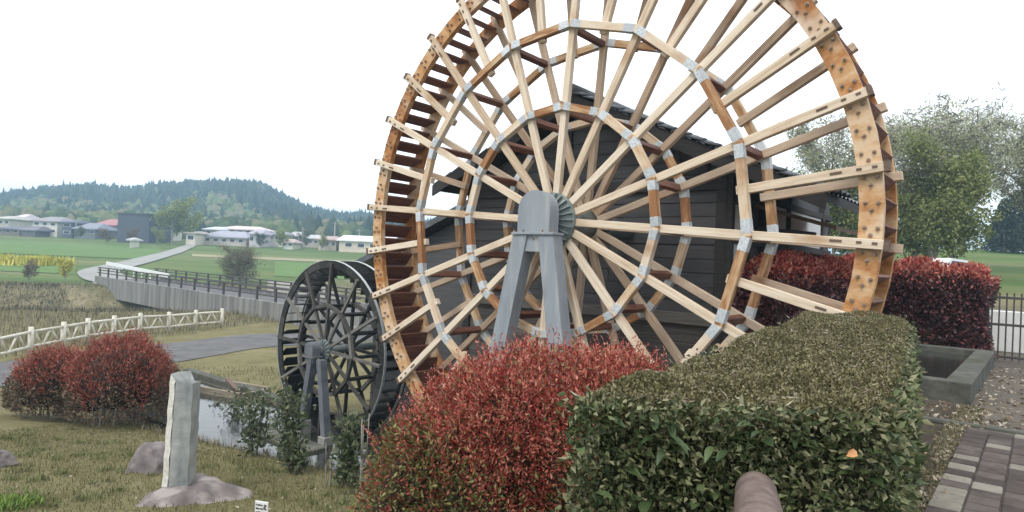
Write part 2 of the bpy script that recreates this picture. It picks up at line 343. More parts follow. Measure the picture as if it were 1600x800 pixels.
zone[:, 1] = sstep(58, 66, yf+jit)*(1-sstep(-1, 1, xf-18)) + sstep(26, 34, yf)*sstep(8, 16, xf)      # fields and the far lawn
zone[:, 0] = (1-sstep(11, 15, rd+jit))*sstep(36, 44, yf)*(1-zone[:, 1]*.2)
zone[:, 2] = np.maximum(sstep(2.6, 3.2, xf)*(1-sstep(22, 27, yf)), ((sf > -17.2) & (sf < 5.3) & (nf > -2.6) & (nf < 2.1)).astype(float))
at_ = gme.color_attributes.new('zone', 'FLOAT_COLOR', 'POINT'); at_.data.foreach_set('color', zone.ravel())
gme.polygons.foreach_set('use_smooth', [True]*len(gme.polygons))
tag(link('ground', gme), kind='structure')

def strip(name, pts, width, mat, off=.02, step=1.0, kind='structure'):          # a sheet draped on the ground along a centre line
    P = [Vector(p).to_2d() for p in pts]; C = []
    for a, b in zip(P[:-1], P[1:]):
        k = max(1, int((b-a).length/step)); C += [a.lerp(b, i/k) for i in range(k)]
    C.append(P[-1])
    for _ in range(6): C = [C[0]] + [(C[i-1]+C[i]*2+C[i+1])/4 for i in range(1, len(C)-1)] + [C[-1]]
    V, Fc = [], []; m = 7
    for i, c in enumerate(C):
        t = (C[min(i+1, len(C)-1)]-C[max(i-1, 0)]).normalized(); nn = Vector((-t.y, t.x)); wd = width if not callable(width) else width(i/(len(C)-1))
        for j in range(m):
            q = c + nn*(wd*(j/(m-1)-.5)); V.append((q.x, q.y, gz(q.x, q.y)+off))
    for i in range(len(C)-1):
        for j in range(m-1): a = i*m+j; Fc.append((a, a+1, a+m+1, a+m))
    o = link(name, npmesh(name, V, Fc, mat)); o.data.polygons.foreach_set('use_smooth', [True]*len(Fc))
    return tag(o, kind=kind)
def patch(name, pts, mat, off=.05, sub=10):                                      # a four-sided field draped on the ground
    a, b, c, d = [Vector(p).to_2d() for p in pts]; V, Fc = [], []
    for i in range(sub+1):
        for j in range(sub+1):
            u, v = i/sub, j/sub; q = (a*(1-u)+b*u)*(1-v) + (d*(1-u)+c*u)*v; V.append((q.x, q.y, gz(q.x, q.y)+off))
    for i in range(sub):
        for j in range(sub): k = i*(sub+1)+j; Fc.append((k, k+1, k+sub+2, k+sub+1))
    return tag(link(name, npmesh(name, V, Fc, mat)), kind='structure')
strip('path', [(-22, 8), (-18.2, 16), (-16.5, 21), (-14.2, 27), (-12.3, 31.2), (-8, 35), (-2, 38)], lambda t: 4.4, MAT['asphalt'], .025, .6)
def gp(px, py, dz=0):
    r = ray(px, py); o = Vector((0, 0, EYE)); k = 2.0
    ks = np.geomspace(2, 400, 700); X_, Y_, Z_ = r.x*ks, r.y*ks, EYE+r.z*ks
    h = Z_ <= zc(X_, Y_)+EYE+dz; i = int(np.argmax(h)) if h.any() else len(ks)-1; lo, hi = ks[max(i-1, 0)], ks[i]
    for _ in range(12):
        k = (lo+hi)/2; p = o+r*float(k)
        if p.z <= gz(p.x, p.y)+dz: hi = k
        else: lo = k
    return o+r*float(hi)
# ------------------------------------------------------------------ foliage
def leaves(P, D, L, wr=.45, fold=.25, droop=.2):
    """pointed, folded leaves at points P, along directions D, of length L: 6 vertices, two quads each"""
    P = np.asarray(P, float); n = len(P); D = D/np.linalg.norm(D, axis=1, keepdims=True); L = np.broadcast_to(L, (n,))[:, None]
    rnd = RNG.normal(size=(n, 3)); side = np.cross(D, rnd); side /= np.linalg.norm(side, axis=1, keepdims=True)
    up = np.cross(side, D); mid1 = P + D*L*.45 - up*L*fold*.35; tip = P + D*L - up*L*droop
    a = P + D*L*.35 + side*L*wr*.5 + up*L*.04; b = P + D*L*.35 - side*L*wr*.5 + up*L*.04
    V = np.stack([P, a, tip, b, mid1], 1).reshape(-1, 3); k = np.arange(n)[:, None]*5
    Fq = np.concatenate([k+np.array([0, 1, 2, 4]), k+np.array([0, 4, 2, 3])], 1).reshape(-1, 4)
    return V, Fq
def blades(P, h, wd, lean=.35):
    P = np.asarray(P, float); n = len(P); h = np.broadcast_to(h, (n,))[:, None]; a = RNG.uniform(0, 2*np.pi, n); l = RNG.uniform(0, lean, n)[:, None]
    d = np.stack([np.cos(a), np.sin(a), 0*a], 1); s = np.stack([-np.sin(a), np.cos(a), 0*a], 1)*wd/2; z = np.array([0, 0, 1.])
    V = np.stack([P-s, P+s, P+s*.7+z*h*.6+d*h*l*.4, P-s*.7+z*h*.6+d*h*l*.4, P+z*h*(1-l*.3)+d*h*l], 1).reshape(-1, 3); k = np.arange(n)[:, None]*5
    me_f = np.concatenate([k+np.array([0, 1, 2, 3]), k+np.array([3, 2, 4, 4])], 1).reshape(-1, 4)
    return V, me_f
def fol(name, P, D, L, mat, parent=None, wr=.45, stuff=True, droop=.2):
    V, Fq = leaves(P, D, L, wr, .25, droop); o = link(name, npmesh(name, V, Fq, mat), parent)
    if stuff: o['kind'] = 'stuff'
    return o
def blade_obj(name, P, h, wd, mat, parent=None, lean=.35):
    P = np.asarray(P, float); V, Fq = blades(P, h, wd, lean)
    Vt = V; n = len(P); k = np.arange(n)[:, None]*5
    F3 = np.concatenate([k+np.array([0, 1, 2]), k+np.array([0, 2, 3]), k+np.array([3, 2, 4])], 1).reshape(-1, 3)
    o = link(name, npmesh(name, Vt, F3, mat, 3), parent); o['kind'] = 'stuff'; return o
def ball(c, r, amp=.25, fr=1.6, sub=3, squash=(1, 1, 1), seed=0, flatb=None):
    """a lumpy closed body: returns verts, faces"""
    import bmesh
    bm = bmesh.new(); bmesh.ops.create_icosphere(bm, subdivisions=sub, radius=1); rs = np.random.default_rng(seed); ph = rs.uniform(0, 6, 9)
    vs = []
    for v in bm.verts:
        p = v.co.normalized(); q = p*fr
        d = 1 + amp*(math.sin(3*q.x+ph[0])*math.sin(2.6*q.y+ph[1]) + .6*math.sin(5*q.z+ph[2]+2*q.x) + .4*math.sin(7*q.y+ph[3]-3*q.x))*.5
        z = p.z*d
        if flatb is not None: z = max(z, flatb)
        vs.append((c[0]+p.x*d*r*squash[0], c[1]+p.y*d*r*squash[1], c[2]+z*r*squash[2]))
    fs = [tuple(v.index for v in f.verts) for f in bm.faces]; bm.free(); return vs, fs
def unit(n): d = RNG.normal(size=(n, 3)); return d/np.linalg.norm(d, axis=1, keepdims=True)

def limb(mb, pts, r0, r1, n=6):
    m = len(pts)-1
    for i in range(m): mb.tube(pts[i], pts[i+1], r0+(r1-r0)*i/m, r0+(r1-r0)*(i+1)/m, n, cap=(i == m-1))
def tree(name, label, cat, base, h, spread, trunk_r, leafmat, nleaf, leaf=.25, start=.25, levels=3, group=None, seed=1, fan=.9, clump=.8, bark='bark', kids=(6, 5, 4), trunks=1, twigs=0):
    rs = random.Random(seed); t = thing(name, label, cat, base, 0, group); mb = MB(); tips = []
    def grow(p, d, L, r, lv):
        pts = [p]; q = p.copy(); dd = d.copy()
        for i in range(4):
            dd = (dd + Vector((rs.uniform(-.18, .18), rs.uniform(-.18, .18), rs.uniform(-.05, .14)))).normalized(); q = q + dd*(L/4); pts.append(q.copy())
        limb(mb, pts, r, r*.5, 7 if lv == 0 else 5 if lv == 1 else 4)
        if lv >= 1: tips.append((q.copy(), lv)); tips.append((pts[2].copy(), lv))
        if lv < levels-1:
            for k in range(kids[lv]):
                f = (start if lv == 0 else .3) + (1-(start if lv == 0 else .3))*(k+.7)/kids[lv]; f = min(f, 1)
                j = min(int(f*4), 3); p2 = pts[j].lerp(pts[j+1], f*4-j); a = rs.uniform(0, 2*math.pi)
                side = Vector((math.cos(a)*spread, math.sin(a)*spread, 0)); nd = (dd*(.75 if lv else .55) + side*fan + Vector((0, 0, .25))).normalized()
                grow(p2, nd, L*(.52 if lv == 0 else .6)*rs.uniform(.8, 1.15), r*.45*(1.1-.5*f), lv+1)
    for q in range(trunks):
        a = 2*math.pi*q/max(1, trunks)+.4; off = Vector((math.cos(a), math.sin(a), 0))*(.25*h*.12 if trunks > 1 else 0)
        grow(Vector((0, 0, -.1))+off*.3, (Vector((0, 0, 1))+off*(.35 if trunks > 1 else 0)).normalized(), h*.72, trunk_r, 0)
    mb.build('trunk', MAT[bark], t, smooth=True)
    per = max(1, int(nleaf/len(tips))); P = []; T = []
    for p, lv in tips:
        c = np.array(p); rr = clump*rs.uniform(.6, 1.3); q = unit(per)*(RNG.uniform(0, 1, (per, 1))**.45)*rr*np.array([1, 1, .7]); P.append(c+q)
        if twigs: m2 = max(1, int(twigs/len(tips))); T.append(c+unit(m2)*RNG.uniform(0, .5, (m2, 1))*rr)
    P = np.concatenate(P); D = unit(len(P)); D[:, 2] -= .15
    fol('crown', P, D, leaf*RNG.uniform(.6, 1.3, len(P)), MAT[leafmat], t, .6)
    if twigs: T = np.concatenate(T); D = unit(len(T)); D[:, 2] = np.abs(D[:, 2])*.8+.1; fol('twigs', T, D, .5*RNG.uniform(.5, 1.3, len(T)), MAT['palestem'], t, .018)
    return t

# ================================================================== the two water wheels
def water_wheel(name, label, hub, R, nl, shorts, width, r1, r2, rim_in, rim_out, npad, ph, mats, spw, spt, plates=True, bolts=True, beamw=.034, tips=1.0, band=False, tilt=-.72):
    t = thing(name, label, 'water wheel', (hub.x, hub.y, hub.z-R), PSI)
    C = Vector((0, 0, R)); wy = width*R
    def rot(th): return (0, -th, 0)
    def ang(k): return math.pi - k*2*math.pi/(nl*2) + ph
    spl = MB().box(((tips+.055)/2*R, 0, 0), ((tips-.055)*R, spt*R, spw*R), None, .006*R/4.6).mesh('spoke', mats['spoke'])
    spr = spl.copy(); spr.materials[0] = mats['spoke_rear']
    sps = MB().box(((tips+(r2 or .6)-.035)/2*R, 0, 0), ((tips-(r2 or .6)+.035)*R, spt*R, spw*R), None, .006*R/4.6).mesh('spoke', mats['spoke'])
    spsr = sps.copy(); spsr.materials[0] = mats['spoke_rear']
    # wedges: flat dark pins let into the outer end of a spoke
    wm = MB()
    for x_, l_ in ((rim_in-.045, .028), (rim_in+.008, .012), (rim_out-.012, .012)): wm.box((x_*R, -spt*R/2-.002, .002*R), (l_*R, .012, .006*R))
    wm.box(((tips-.004)*R, 0, 0), (.012*R, spt*R+.012, spw*R+.012))
    wme = wm.mesh('wedge_pins', MAT['brownwood'])
    rings = [r for r in (r1, r2) if r]
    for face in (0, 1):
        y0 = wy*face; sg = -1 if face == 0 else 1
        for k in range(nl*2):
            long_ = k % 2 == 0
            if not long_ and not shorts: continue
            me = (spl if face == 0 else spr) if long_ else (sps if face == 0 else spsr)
            o = link('spoke', me, t, C+Vector((0, y0+RNG.uniform(-.004, .004), 0)), rot(ang(k)+RNG.uniform(-.002, .002)))
            if face == 0 and plates: link('wedge_pins', wme, o)['kind'] = 'stuff'
        # ring beams, node to node
        for ri, rr in enumerate(rings):
            step = 2*math.pi/nl; half = rr*R*math.tan(step/2) if False else rr*R*math.sin(step/2); mid = rr*R*math.cos(step/2)
            bme = MB().box((0, 0, 0), (beamw*R, beamw*R*.95, 2*half+beamw*R*.3), None, .006*R/4.6).mesh('ring_beam', mats['beam'])
            # grain should run along the beam: rotate object space
            pme = MB().box((0, 0, 0), (beamw*R*1.04, beamw*R*1.0, (.030 if ri == 0 else .040)*R), None, .004).mesh('steel_plate', MAT['zinc']) if plates else None
            for k in range(nl):
                th = ang(2*k+1)
                bo = link('ring_beam', bme, t, C+Vector((math.cos(th)*mid, y0+sg*(.011+.0015*ri)*R+RNG.uniform(-.003, .003), math.sin(th)*mid)), rot(th))
                if plates:
                    for e in (-1, 1): link('steel_plate', pme, bo, (0, 0, e*(half-(.020 if ri == 0 else .025)*R)))
        # rim boards
        nb = nl*2; stp = 2*math.pi/nb; a = stp/2*.996; c = 1/math.cos(stp/2)
        ry = (spt/2+.0125)*R
        rm = MB(); d = .011*R
        ri_, ro_ = rim_in*R, rim_out*R
        pts = [(ri_*math.cos(-a), ri_*math.sin(-a)), (ro_*math.cos(-a), ro_*math.sin(-a)), (ro_*math.cos(0), 0), (ro_*math.cos(a), ro_*math.sin(a)), (ri_*math.cos(a), ri_*math.sin(a)), (ri_, 0)]
        rm.prism(pts, lambda p: (p[0], -d, p[1]), lambda p: (p[0], d, p[1]))
        rme = rm.mesh('rim_board', mats['rim'])
        bl = MB(); pp = npad//nb
        for i in range(max(1, pp)):
            aa = -stp/2 + stp*(i+.5)/max(1, pp)
            for dr, da in ((.25, .012), (.5, -.008), (.78, .010)):
                rr = rim_in*R + (rim_out-rim_in)*R*dr; a2 = aa+da
                q = Vector((rr*math.cos(a2), 0, rr*math.sin(a2)))
                bl.tube(q+Vector((0, -d*1.0, 0)), q+Vector((0, -d-.016*R/4.6*1.2, 0)), .024*R/4.6, None, 6)
                bl.tube(q+Vector((0, -d-.01, 0)), q+Vector((0, -d-.05*R/4.6, 0)), .011*R/4.6, None, 6)
        blme = bl.mesh('bolt_heads', MAT['bolt'])
        for k in range(nb):
            th = ang(k+.5)
            o = link('rim_board', rme, t, C+Vector((0, (y0+ry if face == 0 else y0+.004*R)+RNG.uniform(-.003, .003), 0)), rot(th))
            if bolts and face == 0: link('bolt_heads', blme, o)['kind'] = 'stuff'
    # ties between the two faces at each ring node
    for ri, rr in enumerate(rings):
        tm = MB().box((0, 0, 0), (beamw*.8*R, wy-.02*R, beamw*.9*R), None, .006).mesh('cross_tie', mats['tie'])
        for k in range(nl):
            th = ang(2*k); link('cross_tie', tm, t, C+Vector((math.cos(th)*(rr-.012)*R, wy/2, math.sin(th)*(rr-.012)*R)), rot(th))
    # paddles
    y1, y2 = (spt/2+.0235)*R, wy-.0055*R
    pin = rim_in-(0 if plates else .075)
    pm = MB().box(((pin+rim_out)/2*R, (y1+y2)/2, 0), ((rim_out-pin)*R*.96/math.cos(tilt), y2-y1+.02, .009*R), Matrix.Rotation(tilt, 3, 'Y'), .004).mesh('paddle', mats['paddle'])
    for i in range(npad):
        th = ph + 2*math.pi*(i+.5)/npad + RNG.uniform(-.003, .003)
        link('paddle', pm, t, C, rot(th))
    if band:
        for y_ in (.026*R, wy-.026*R):
            b = MB(); K = 96; ro = rim_out*R*1.002; vs = []; fs = []
            for i in range(K):
                th = 2*math.pi*i/K
                for q, yy in ((ro, -.014*R), (ro+.012, -.014*R), (ro+.012, .014*R), (ro, .014*R)): vs.append((q*math.cos(th), yy, q*math.sin(th)))
            for i in range(K):
                for j in range(4): fs.append((i*4+j, ((i+1) % K)*4+j, ((i+1) % K)*4+(j+1) % 4, i*4+(j+1) % 4))
            b.add(vs, fs); b.build('steel_tyre', MAT['zinc'], t, loc=C+Vector((0, y_, 0)))
    return t
RIMR = (.928, .983)
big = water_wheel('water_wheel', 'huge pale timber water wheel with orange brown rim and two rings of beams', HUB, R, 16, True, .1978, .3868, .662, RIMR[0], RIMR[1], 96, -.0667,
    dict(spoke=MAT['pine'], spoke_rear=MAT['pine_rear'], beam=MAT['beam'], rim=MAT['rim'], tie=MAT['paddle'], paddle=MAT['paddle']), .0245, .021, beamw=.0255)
# hub of the big wheel: finned steel discs on a steel shaft
def hub_disc(parent, y, R, sg, n=24, rd=.095):
    hb = MB(); K = 32; prof = [(rd*R, 0), (rd*R, .010*R), (rd*.9*R, .012*R), (.05*R, .030*R), (.05*R, .045*R)]
    vs = []
    for q, yy in prof:
        for i in range(K): a = 2*math.pi*i/K; vs.append((q*math.cos(a), sg*yy, q*math.sin(a)))
    fs = [(j*K+i, j*K+(i+1) % K, (j+1)*K+(i+1) % K, (j+1)*K+i) for j in range(len(prof)-1) for i in range(K)] + [tuple(range(K))[::-1], tuple(range((len(prof)-1)*K, len(prof)*K))]
    hb.add(vs, fs); o = hb.build('hub_disc', MAT['hubsteel'], parent, loc=(0, y, R))
    fm = MB().prism([(.05*R, .01*R), (rd*.97*R, .01*R), (rd*.97*R, .024*R), (.05*R, .046*R)], lambda p: (p[0], sg*p[1], -.006), lambda p: (p[0], sg*p[1], .006)).mesh('fin', MAT['hubsteel'])
    for i in range(n): link('fin', fm, o, (0, 0, 0), (0, 2*math.pi*i/n, 0))
wy = .1978*R
hub_disc(big, -.012*R, R, -1); hub_disc(big, wy+.012*R, R, 1)
MB().tube((0, -.10*R, R), (0, wy+.4*R, R), .036*R, None, 20).build('axle', MAT['hubsteel'], big, smooth=True)
MB().tube((0, .0, R), (0, wy, R), .055*R, None, 20).build('hub_drum', MAT['hubsteel'], big, smooth=True)

# grey steel stand carrying the big wheel's shaft
def bearing_stand(name, label, hub, R, nfront, mat, legs, capw, caph, caplen, lw, ld, foot=None):
    """legs: two (top s, top z, bottom s, bottom z) relative to hub"""
    t = thing(name, label, 'stand', (hub.x, hub.y, 0), PSI); y0, y1 = nfront, nfront+caplen
    K = 14; pts = [(-capw/2, -caph*.30), (capw/2, -caph*.30), (capw/2, caph*.18)] + [(capw/2*math.cos(math.pi*i/K), caph*.18+capw/2*math.sin(math.pi*i/K)) for i in range(1, K)] + [(-capw/2, caph*.18)]
    z0 = hub.z
    MB().prism(pts, lambda p: (p[0], y0, z0+p[1]), lambda p: (p[0], y1, z0+p[1])).build('bearing_cap', mat, t)
    e = .012
    MB().box((0, (y0+y1)/2, z0-caph*.30-.02), (capw*1.32, caplen+.06, .04), None, .005).build('bed_plate', mat, t)
    zt = z0-caph*.30-.04
    bt = MB()
    for x_ in (-.58, -.3, .3, .58):
        bt.tube((x_*capw, y0-.015, z0-caph*.30), (x_*capw, y0-.015, z0-caph*.30+.035), .016, None, 6)
    for x_, q_ in ((-.42, .1), (.42, .1), (-.3, .32), (.3, .32), (0, .1)): bt.tube((x_*capw, y0+.035, zt-q_*capw), (x_*capw, y0+.012, zt-q_*capw), .014, None, 6)
    bt.build('bolt_heads', MAT['bolt'], t)['kind'] = 'stuff'
    MB().prism([(-capw*.6, zt), (capw*.6, zt), (capw*.40, zt-capw*.42), (-capw*.40, zt-capw*.42)], lambda p: (p[0], y0+.03, p[1]), lambda p: (p[0], y0+ld*.8, p[1])).build('head_plate', mat, t)
    for ts, tz, bs, bz in legs:
        MB().prism([(ts-lw/2, zt-.004), (ts+lw/2, zt-.004), (bs+lw/2, bz), (bs-lw/2, bz)], lambda p: (p[0], y0+.0, p[1]), lambda p: (p[0], y0+ld, p[1])).build('leg', mat, t)
        if foot:
            MB().box((bs, y0+ld/2, bz-foot/2), (lw*1.5, ld*1.5, foot), None, .01).build('footing', MAT['concrete'], t)
    return t
sl, zl = at_n(779, 560, -.10*R); sr, zr = at_n(871, 530, -.10*R); tl, ztl = at_n(817, 372, -.10*R); tr_, ztr = at_n(857, 374, -.10*R)
zb = EYE-4.75
fl = lambda a, za, b, zb_, z: a+(b-a)*(z-za)/(zb_-za)
bearing_stand('bearing_stand', 'tall blue grey steel A frame stand holding the big wheel shaft', HUB, R, -.118*R, MAT['greysteel'],
    [(tl, ztl, fl(tl, ztl, sl, zl, zb), zb), (tr_, ztr, fl(tr_, ztr, sr, zr, zb), zb)], .130*R, .15*R, .05*R, .060*R, .05*R, .4)

d2 = 3.4*R; hub2 = at(508, 547, d2); R2 = .1405*d2
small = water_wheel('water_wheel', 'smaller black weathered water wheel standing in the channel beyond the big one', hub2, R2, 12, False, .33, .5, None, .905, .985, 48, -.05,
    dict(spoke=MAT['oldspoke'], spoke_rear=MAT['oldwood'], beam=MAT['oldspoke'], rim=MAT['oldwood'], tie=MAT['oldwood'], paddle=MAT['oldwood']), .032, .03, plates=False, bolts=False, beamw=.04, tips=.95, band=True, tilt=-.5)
hub_disc(small, -.015*R2, R2, -1, 16, .12); MB().tube((0, -.15*R2, R2), (0, .9*R2, R2), .045*R2, None, 16).build('axle', MAT['hubsteel'], small, smooth=True)
hs, hn = SN(hub2.x, hub2.y); n2 = hn-.19*R2
def rel2(px, py): s_, z_ = at_n(px, py, n2); return s_-hs, z_
a1 = rel2(486, 560); a2 = rel2(472, 656); a3 = rel2(500, 560); a4 = rel2(507, 672)
bearing_stand('bearing_stand', 'shorter dark grey steel stand in front of the black wheel', hub2, R2, -.21*R2, MAT['darksteel'],
    [(a1[0], a1[1], a2[0], a2[1]), (a3[0], a3[1], a4[0], a4[1]-.15)], .15*R2, .16*R2, .1*R2, .075*R2, .08*R2, .55)

# ================================================================== mill building behind the wheel
NB = .5*R
mill = thing('mill_building', 'dark boarded mill building with a tiled gable roof behind the big wheel', 'building', W(0, NB, 0), PSI)
sp_, zp_ = at_n(895, 147, NB-.5); sR, zR = at_n(1292, 300, NB-.5); sL, zL = at_n(678, 288, NB-.5)
wallR = at_n(1136, 350, NB)[0]; wallL = at_n(735, 300, NB)[0]; zlow = EYE-5.1
zslope = (zp_-zR)/(sR-sp_); zslL = (zp_-zL)/(sp_-sL)
ztop = lambda s: (zp_ - zslope*(s-sp_) if s > sp_ else zp_ - zslL*(sp_-s)) - .22
DEP = 6.5
# gable wall of horizontal boards (each board a piece)
body = MB()
body.prism([(wallL, zlow), (wallR, zlow), (wallR, ztop(wallR)), (sp_, ztop(sp_)), (wallL, ztop(wallL))], lambda p: (p[0], .03, p[1]), lambda p: (p[0], DEP, p[1]))
wall = body.build('wall', MAT['darkwall'], mill)
bh = .24; z = zlow; i = 0
zfound = EYE-.85
while z < ztop(sp_)-.1:
    zt_ = z+bh-.006; lo_, hi_ = wallL-.0, wallR+.0
    if zt_ > ztop(wallL): lo_ = sp_ - (zp_-.22-zt_)/zslL
    if zt_ > ztop(wallR): hi_ = sp_ + (zp_-.22-zt_)/zslope
    if hi_-lo_ > .3:
        cut = [lo_, hi_] if hi_-lo_ < 2 else [lo_, lo_+(hi_-lo_)*(.38 if i % 2 else .62), hi_]
        for a, b in zip(cut[:-1], cut[1:]):
            MB().box(((a+b)/2, .012+RNG.uniform(-.006, .006), (z+zt_)/2), (b-a-.008, .04, zt_-z), Matrix.Rotation(-.04, 3, 'X'), .006).build('board', MAT['plank'] if z < zfound else MAT['darkwall'], mill)
    z += bh; i += 1
# corner posts and tie beam of the gable
for s_ in (wallL+.08, wallR-.08, (wallL+wallR)/2-.3): MB().box((s_, -.03, (zlow+ztop(s_))/2-.1), (.18, .08, ztop(s_)-zlow-.2), None, .01).build('post', MAT['soffit'], mill)
MB().box(((wallL+wallR)/2, -.045, zfound), (wallR-wallL, .09, .2), None, .01).build('sill_beam', MAT['plank'], mill)
MB().box(((wallL+wallR)/2, -.04, ztop(wallR)-.25), (wallR-wallL, .08, .22), None, .01).build('tie_beam', MAT['soffit'], mill)
# roof slabs with barge boards and edge tiles
def roof_slab(s0, z0, s1, z1, y0, y1, th=.14, nm='roof'):
    L = math.hypot(s1-s0, z1-z0); ux, uz = (s1-s0)/L, (z1-z0)/L
    r = MB().prism([(s0, z0), (s1, z1), (s1, z1-th), (s0, z0-th)], lambda p: (p[0], y0, p[1]), lambda p: (p[0], y1, p[1])).build(nm, MAT['soffit'], mill)
    MB().prism([(s0, z0-.03), (s1, z1-.03), (s1, z1-.26), (s0, z0-.26)], lambda p: (p[0], y0-.05, p[1]), lambda p: (p[0], y0-.003, p[1])).build('barge_board', MAT['soffit'], r)
    sg = 1 if s1 > s0 else -1
    # tiles: curved pan tiles, first three rows from the gable edge built singly
    tw, tl_ = .27, .28
    tm = MB(); K = 5; vs = []; fs = []
    for u in (0, tl_*1.08):
        for q in (0, .022):
            for i in range(K+1):
                y_ = tw*i/K; h_ = .045*math.sin(math.pi*i/K)+ (0 if u == 0 else .028)+q; vs.append((u, y_, h_))
    n = K+1
    for i in range(K): fs += [(i, i+1, 2*n+i+1, 2*n+i), (n+i, 3*n+i, 3*n+i+1, n+i+1), (i, n+i, n+i+1, i+1), (2*n+i, 2*n+i+1, 3*n+i+1, 3*n+i)]
    fs += [(0, 2*n, 3*n, n), (K, n+K, 3*n+K, 2*n+K)]
    tm.add(vs, fs); me = tm.mesh('roof_tile', MAT['tile'], True)
    ang_ = math.atan2(uz, ux)
    for row in range(3):
        u = 0
        while u < L-.1:
            o = link('roof_tile', me, r, (s0+ux*u - uz*.01, y0-.06+row*tw, z0+uz*u+.012), (0, -ang_, 0)); u += tl_
    # beyond them one sheet of tile courses
    V, Fc = [], []; nu = int(L/tl_); nv = int((y1-y0-3*tw)/tw)*4
    for i in range(nu+1):
        for j in range(nv+1):
            y_ = y0-.06+3*tw+j*tw/4; hh = .05*abs(math.sin(math.pi*(j/4)))+.012
            for q in (0, 1):
                V.append((s0+ux*i*tl_, y_, z0+uz*i*tl_+hh+q*.025))
    m_ = (nv+1)*2
    for i in range(nu):
        for j in range(nv): a = i*m_+j*2+1; b = (i+1)*m_+j*2; Fc.append((a, a+2, b+2, b))
    if Fc: o = link('tile_courses', npmesh('tile_courses', V, Fc, MAT['tile']), r); o['kind'] = 'stuff'
    return r
roof_slab(sp_, zp_, sR, zR, -.5, DEP*.62); roof_slab(sp_, zp_, sL, zL, -.5, DEP*.62)
MB().tube((sp_, -.56, zp_+.08), (sp_, DEP*.62, zp_+.08), .11, None, 10).build('ridge_tile', MAT['tile'], mill, smooth=True)
# right hand flank: plaster panels, posts, pent roof
fz0 = EYE-1.6
for a, b, z0, z1, mt in ((.10, .75, fz0+.2, 2.72, 'plaster'), (1.7, 3.0, 2.2, 2.9, 'plaster'), (3.15, 5.6, 2.2, 2.9, 'plaster')):
    MB().box((wallR+.03, (a+b)/2, (z0+z1)/2), (.04, b-a, z1-z0), None, .004).build('plaster_panel', MAT[mt], mill)
for y_ in (.02, .84, 1.6, 3.08, 5.7): MB().box((wallR+.05, y_, (zlow+ztop(wallR))/2), (.1, .14, ztop(wallR)-zlow), None, .01).build('post', MAT['soffit'], mill)
for z_ in (2.12, 2.95, 1.5): MB().box((wallR+.045, DEP/2, z_), (.09, DEP-.1, .13), None, .01).build('rail_beam', MAT['soffit'], mill)
pz0 = at_n(1185, 318, NB+1.0)[1]; ps1, pz1 = at_n(1308, 353, NB+1.0)
pr = MB().prism([(wallR+.1, pz0), (ps1, pz1), (ps1, pz1-.07), (wallR+.1, pz0-.07)], lambda p: (p[0], .95, p[1]), lambda p: (p[0], 4.5, p[1])).build('pent_roof', MAT['brownwood'], mill)
MB().bar((wallR+.1, 1.1, pz0-.45), (ps1-.35, 1.1, pz1-.16), .1, .12, .01).build('bracket_beam', MAT['soffit'], mill)
# lower lean-to roof beyond the left corner
l0, lz0 = at_n(722, 316, NB+.6); l1, lz1 = at_n(552, 409, NB+.6)
anx = MB().prism([(l0+.6, lz0+.22), (l1, lz1), (l1, lz1-.16), (l0+.6, lz0+.06)], lambda p: (p[0], .6, p[1]), lambda p: (p[0], 6.0, p[1])).build('lean_to_roof', MAT['tile'], mill)
MB().prism([(l0+.6, zlow), (l1+.5, zlow), (l1+.5, lz1-.02), (l0+.6, lz0+.0)], lambda p: (p[0], 1.0, p[1]), lambda p: (p[0], 5.8, p[1])).build('lean_to_wall', MAT['darkwall'], mill)

# ================================================================== channel
MB().box((0, 0, 0), (13.5, 3.0, .02)).build('water', MAT['water'], None, loc=W(-9.9, .35, EYE-4.4), rot=(0, 0, PSI))['kind'] = 'structure'
def wbox(name, s0, s1, n0, n1, z0, z1, mat, label=None, cat=None, ch=.02, kind=None, parent=None):
    o = MB().box((0, 0, 0), (abs(s1-s0), abs(n1-n0), z1-z0), None, ch).build(name, MAT[mat], parent, loc=W((s0+s1)/2, (n0+n1)/2, (z0+z1)/2), rot=(0, 0, PSI)); return tag(o, label, cat, None, kind)
zg = EYE
wbox('channel_wall', -17, hs-1.5, 2.0, 2.3, zg-5.1, zg-4.22, 'basin', 'grey concrete wall along the far side of the water channel', 'wall')
wbox('channel_ledge', hs-1.6, hs+1.1, n2-.75, n2-.15, zg-5.1, zg-4.32, 'basin', 'pale concrete ledge under the dark stand in the channel', 'ledge')
e0 = at_z(318, 600, zg-4.1)
sl_ = thing('sluice_box', 'old wooden sluice box at the head of the water channel', 'sluice', at_z(362, 616, zg-4.45), PSI+.25)
MB().box((0, -.55, .12), (1.9, .1, .26), None, .01).build('side_board', MAT['oldplank'], sl_)
MB().box((0, .55, .12), (1.9, .1, .26), None, .01).build('side_board', MAT['oldplank'], sl_)
MB().box((.95, 0, .1), (.1, .98, .24), None, .01).build('end_board', MAT['oldplank'], sl_)
MB().box((0, 0, -.02), (1.85, 1.0, .05), None, .005).build('floor_board', MAT['paleledge'], sl_)
MB().bar((-.9, .6, .29), (.8, -.5, .285), .14, .06, .01).build('loose_plank', MAT['brownwood'], sl_)

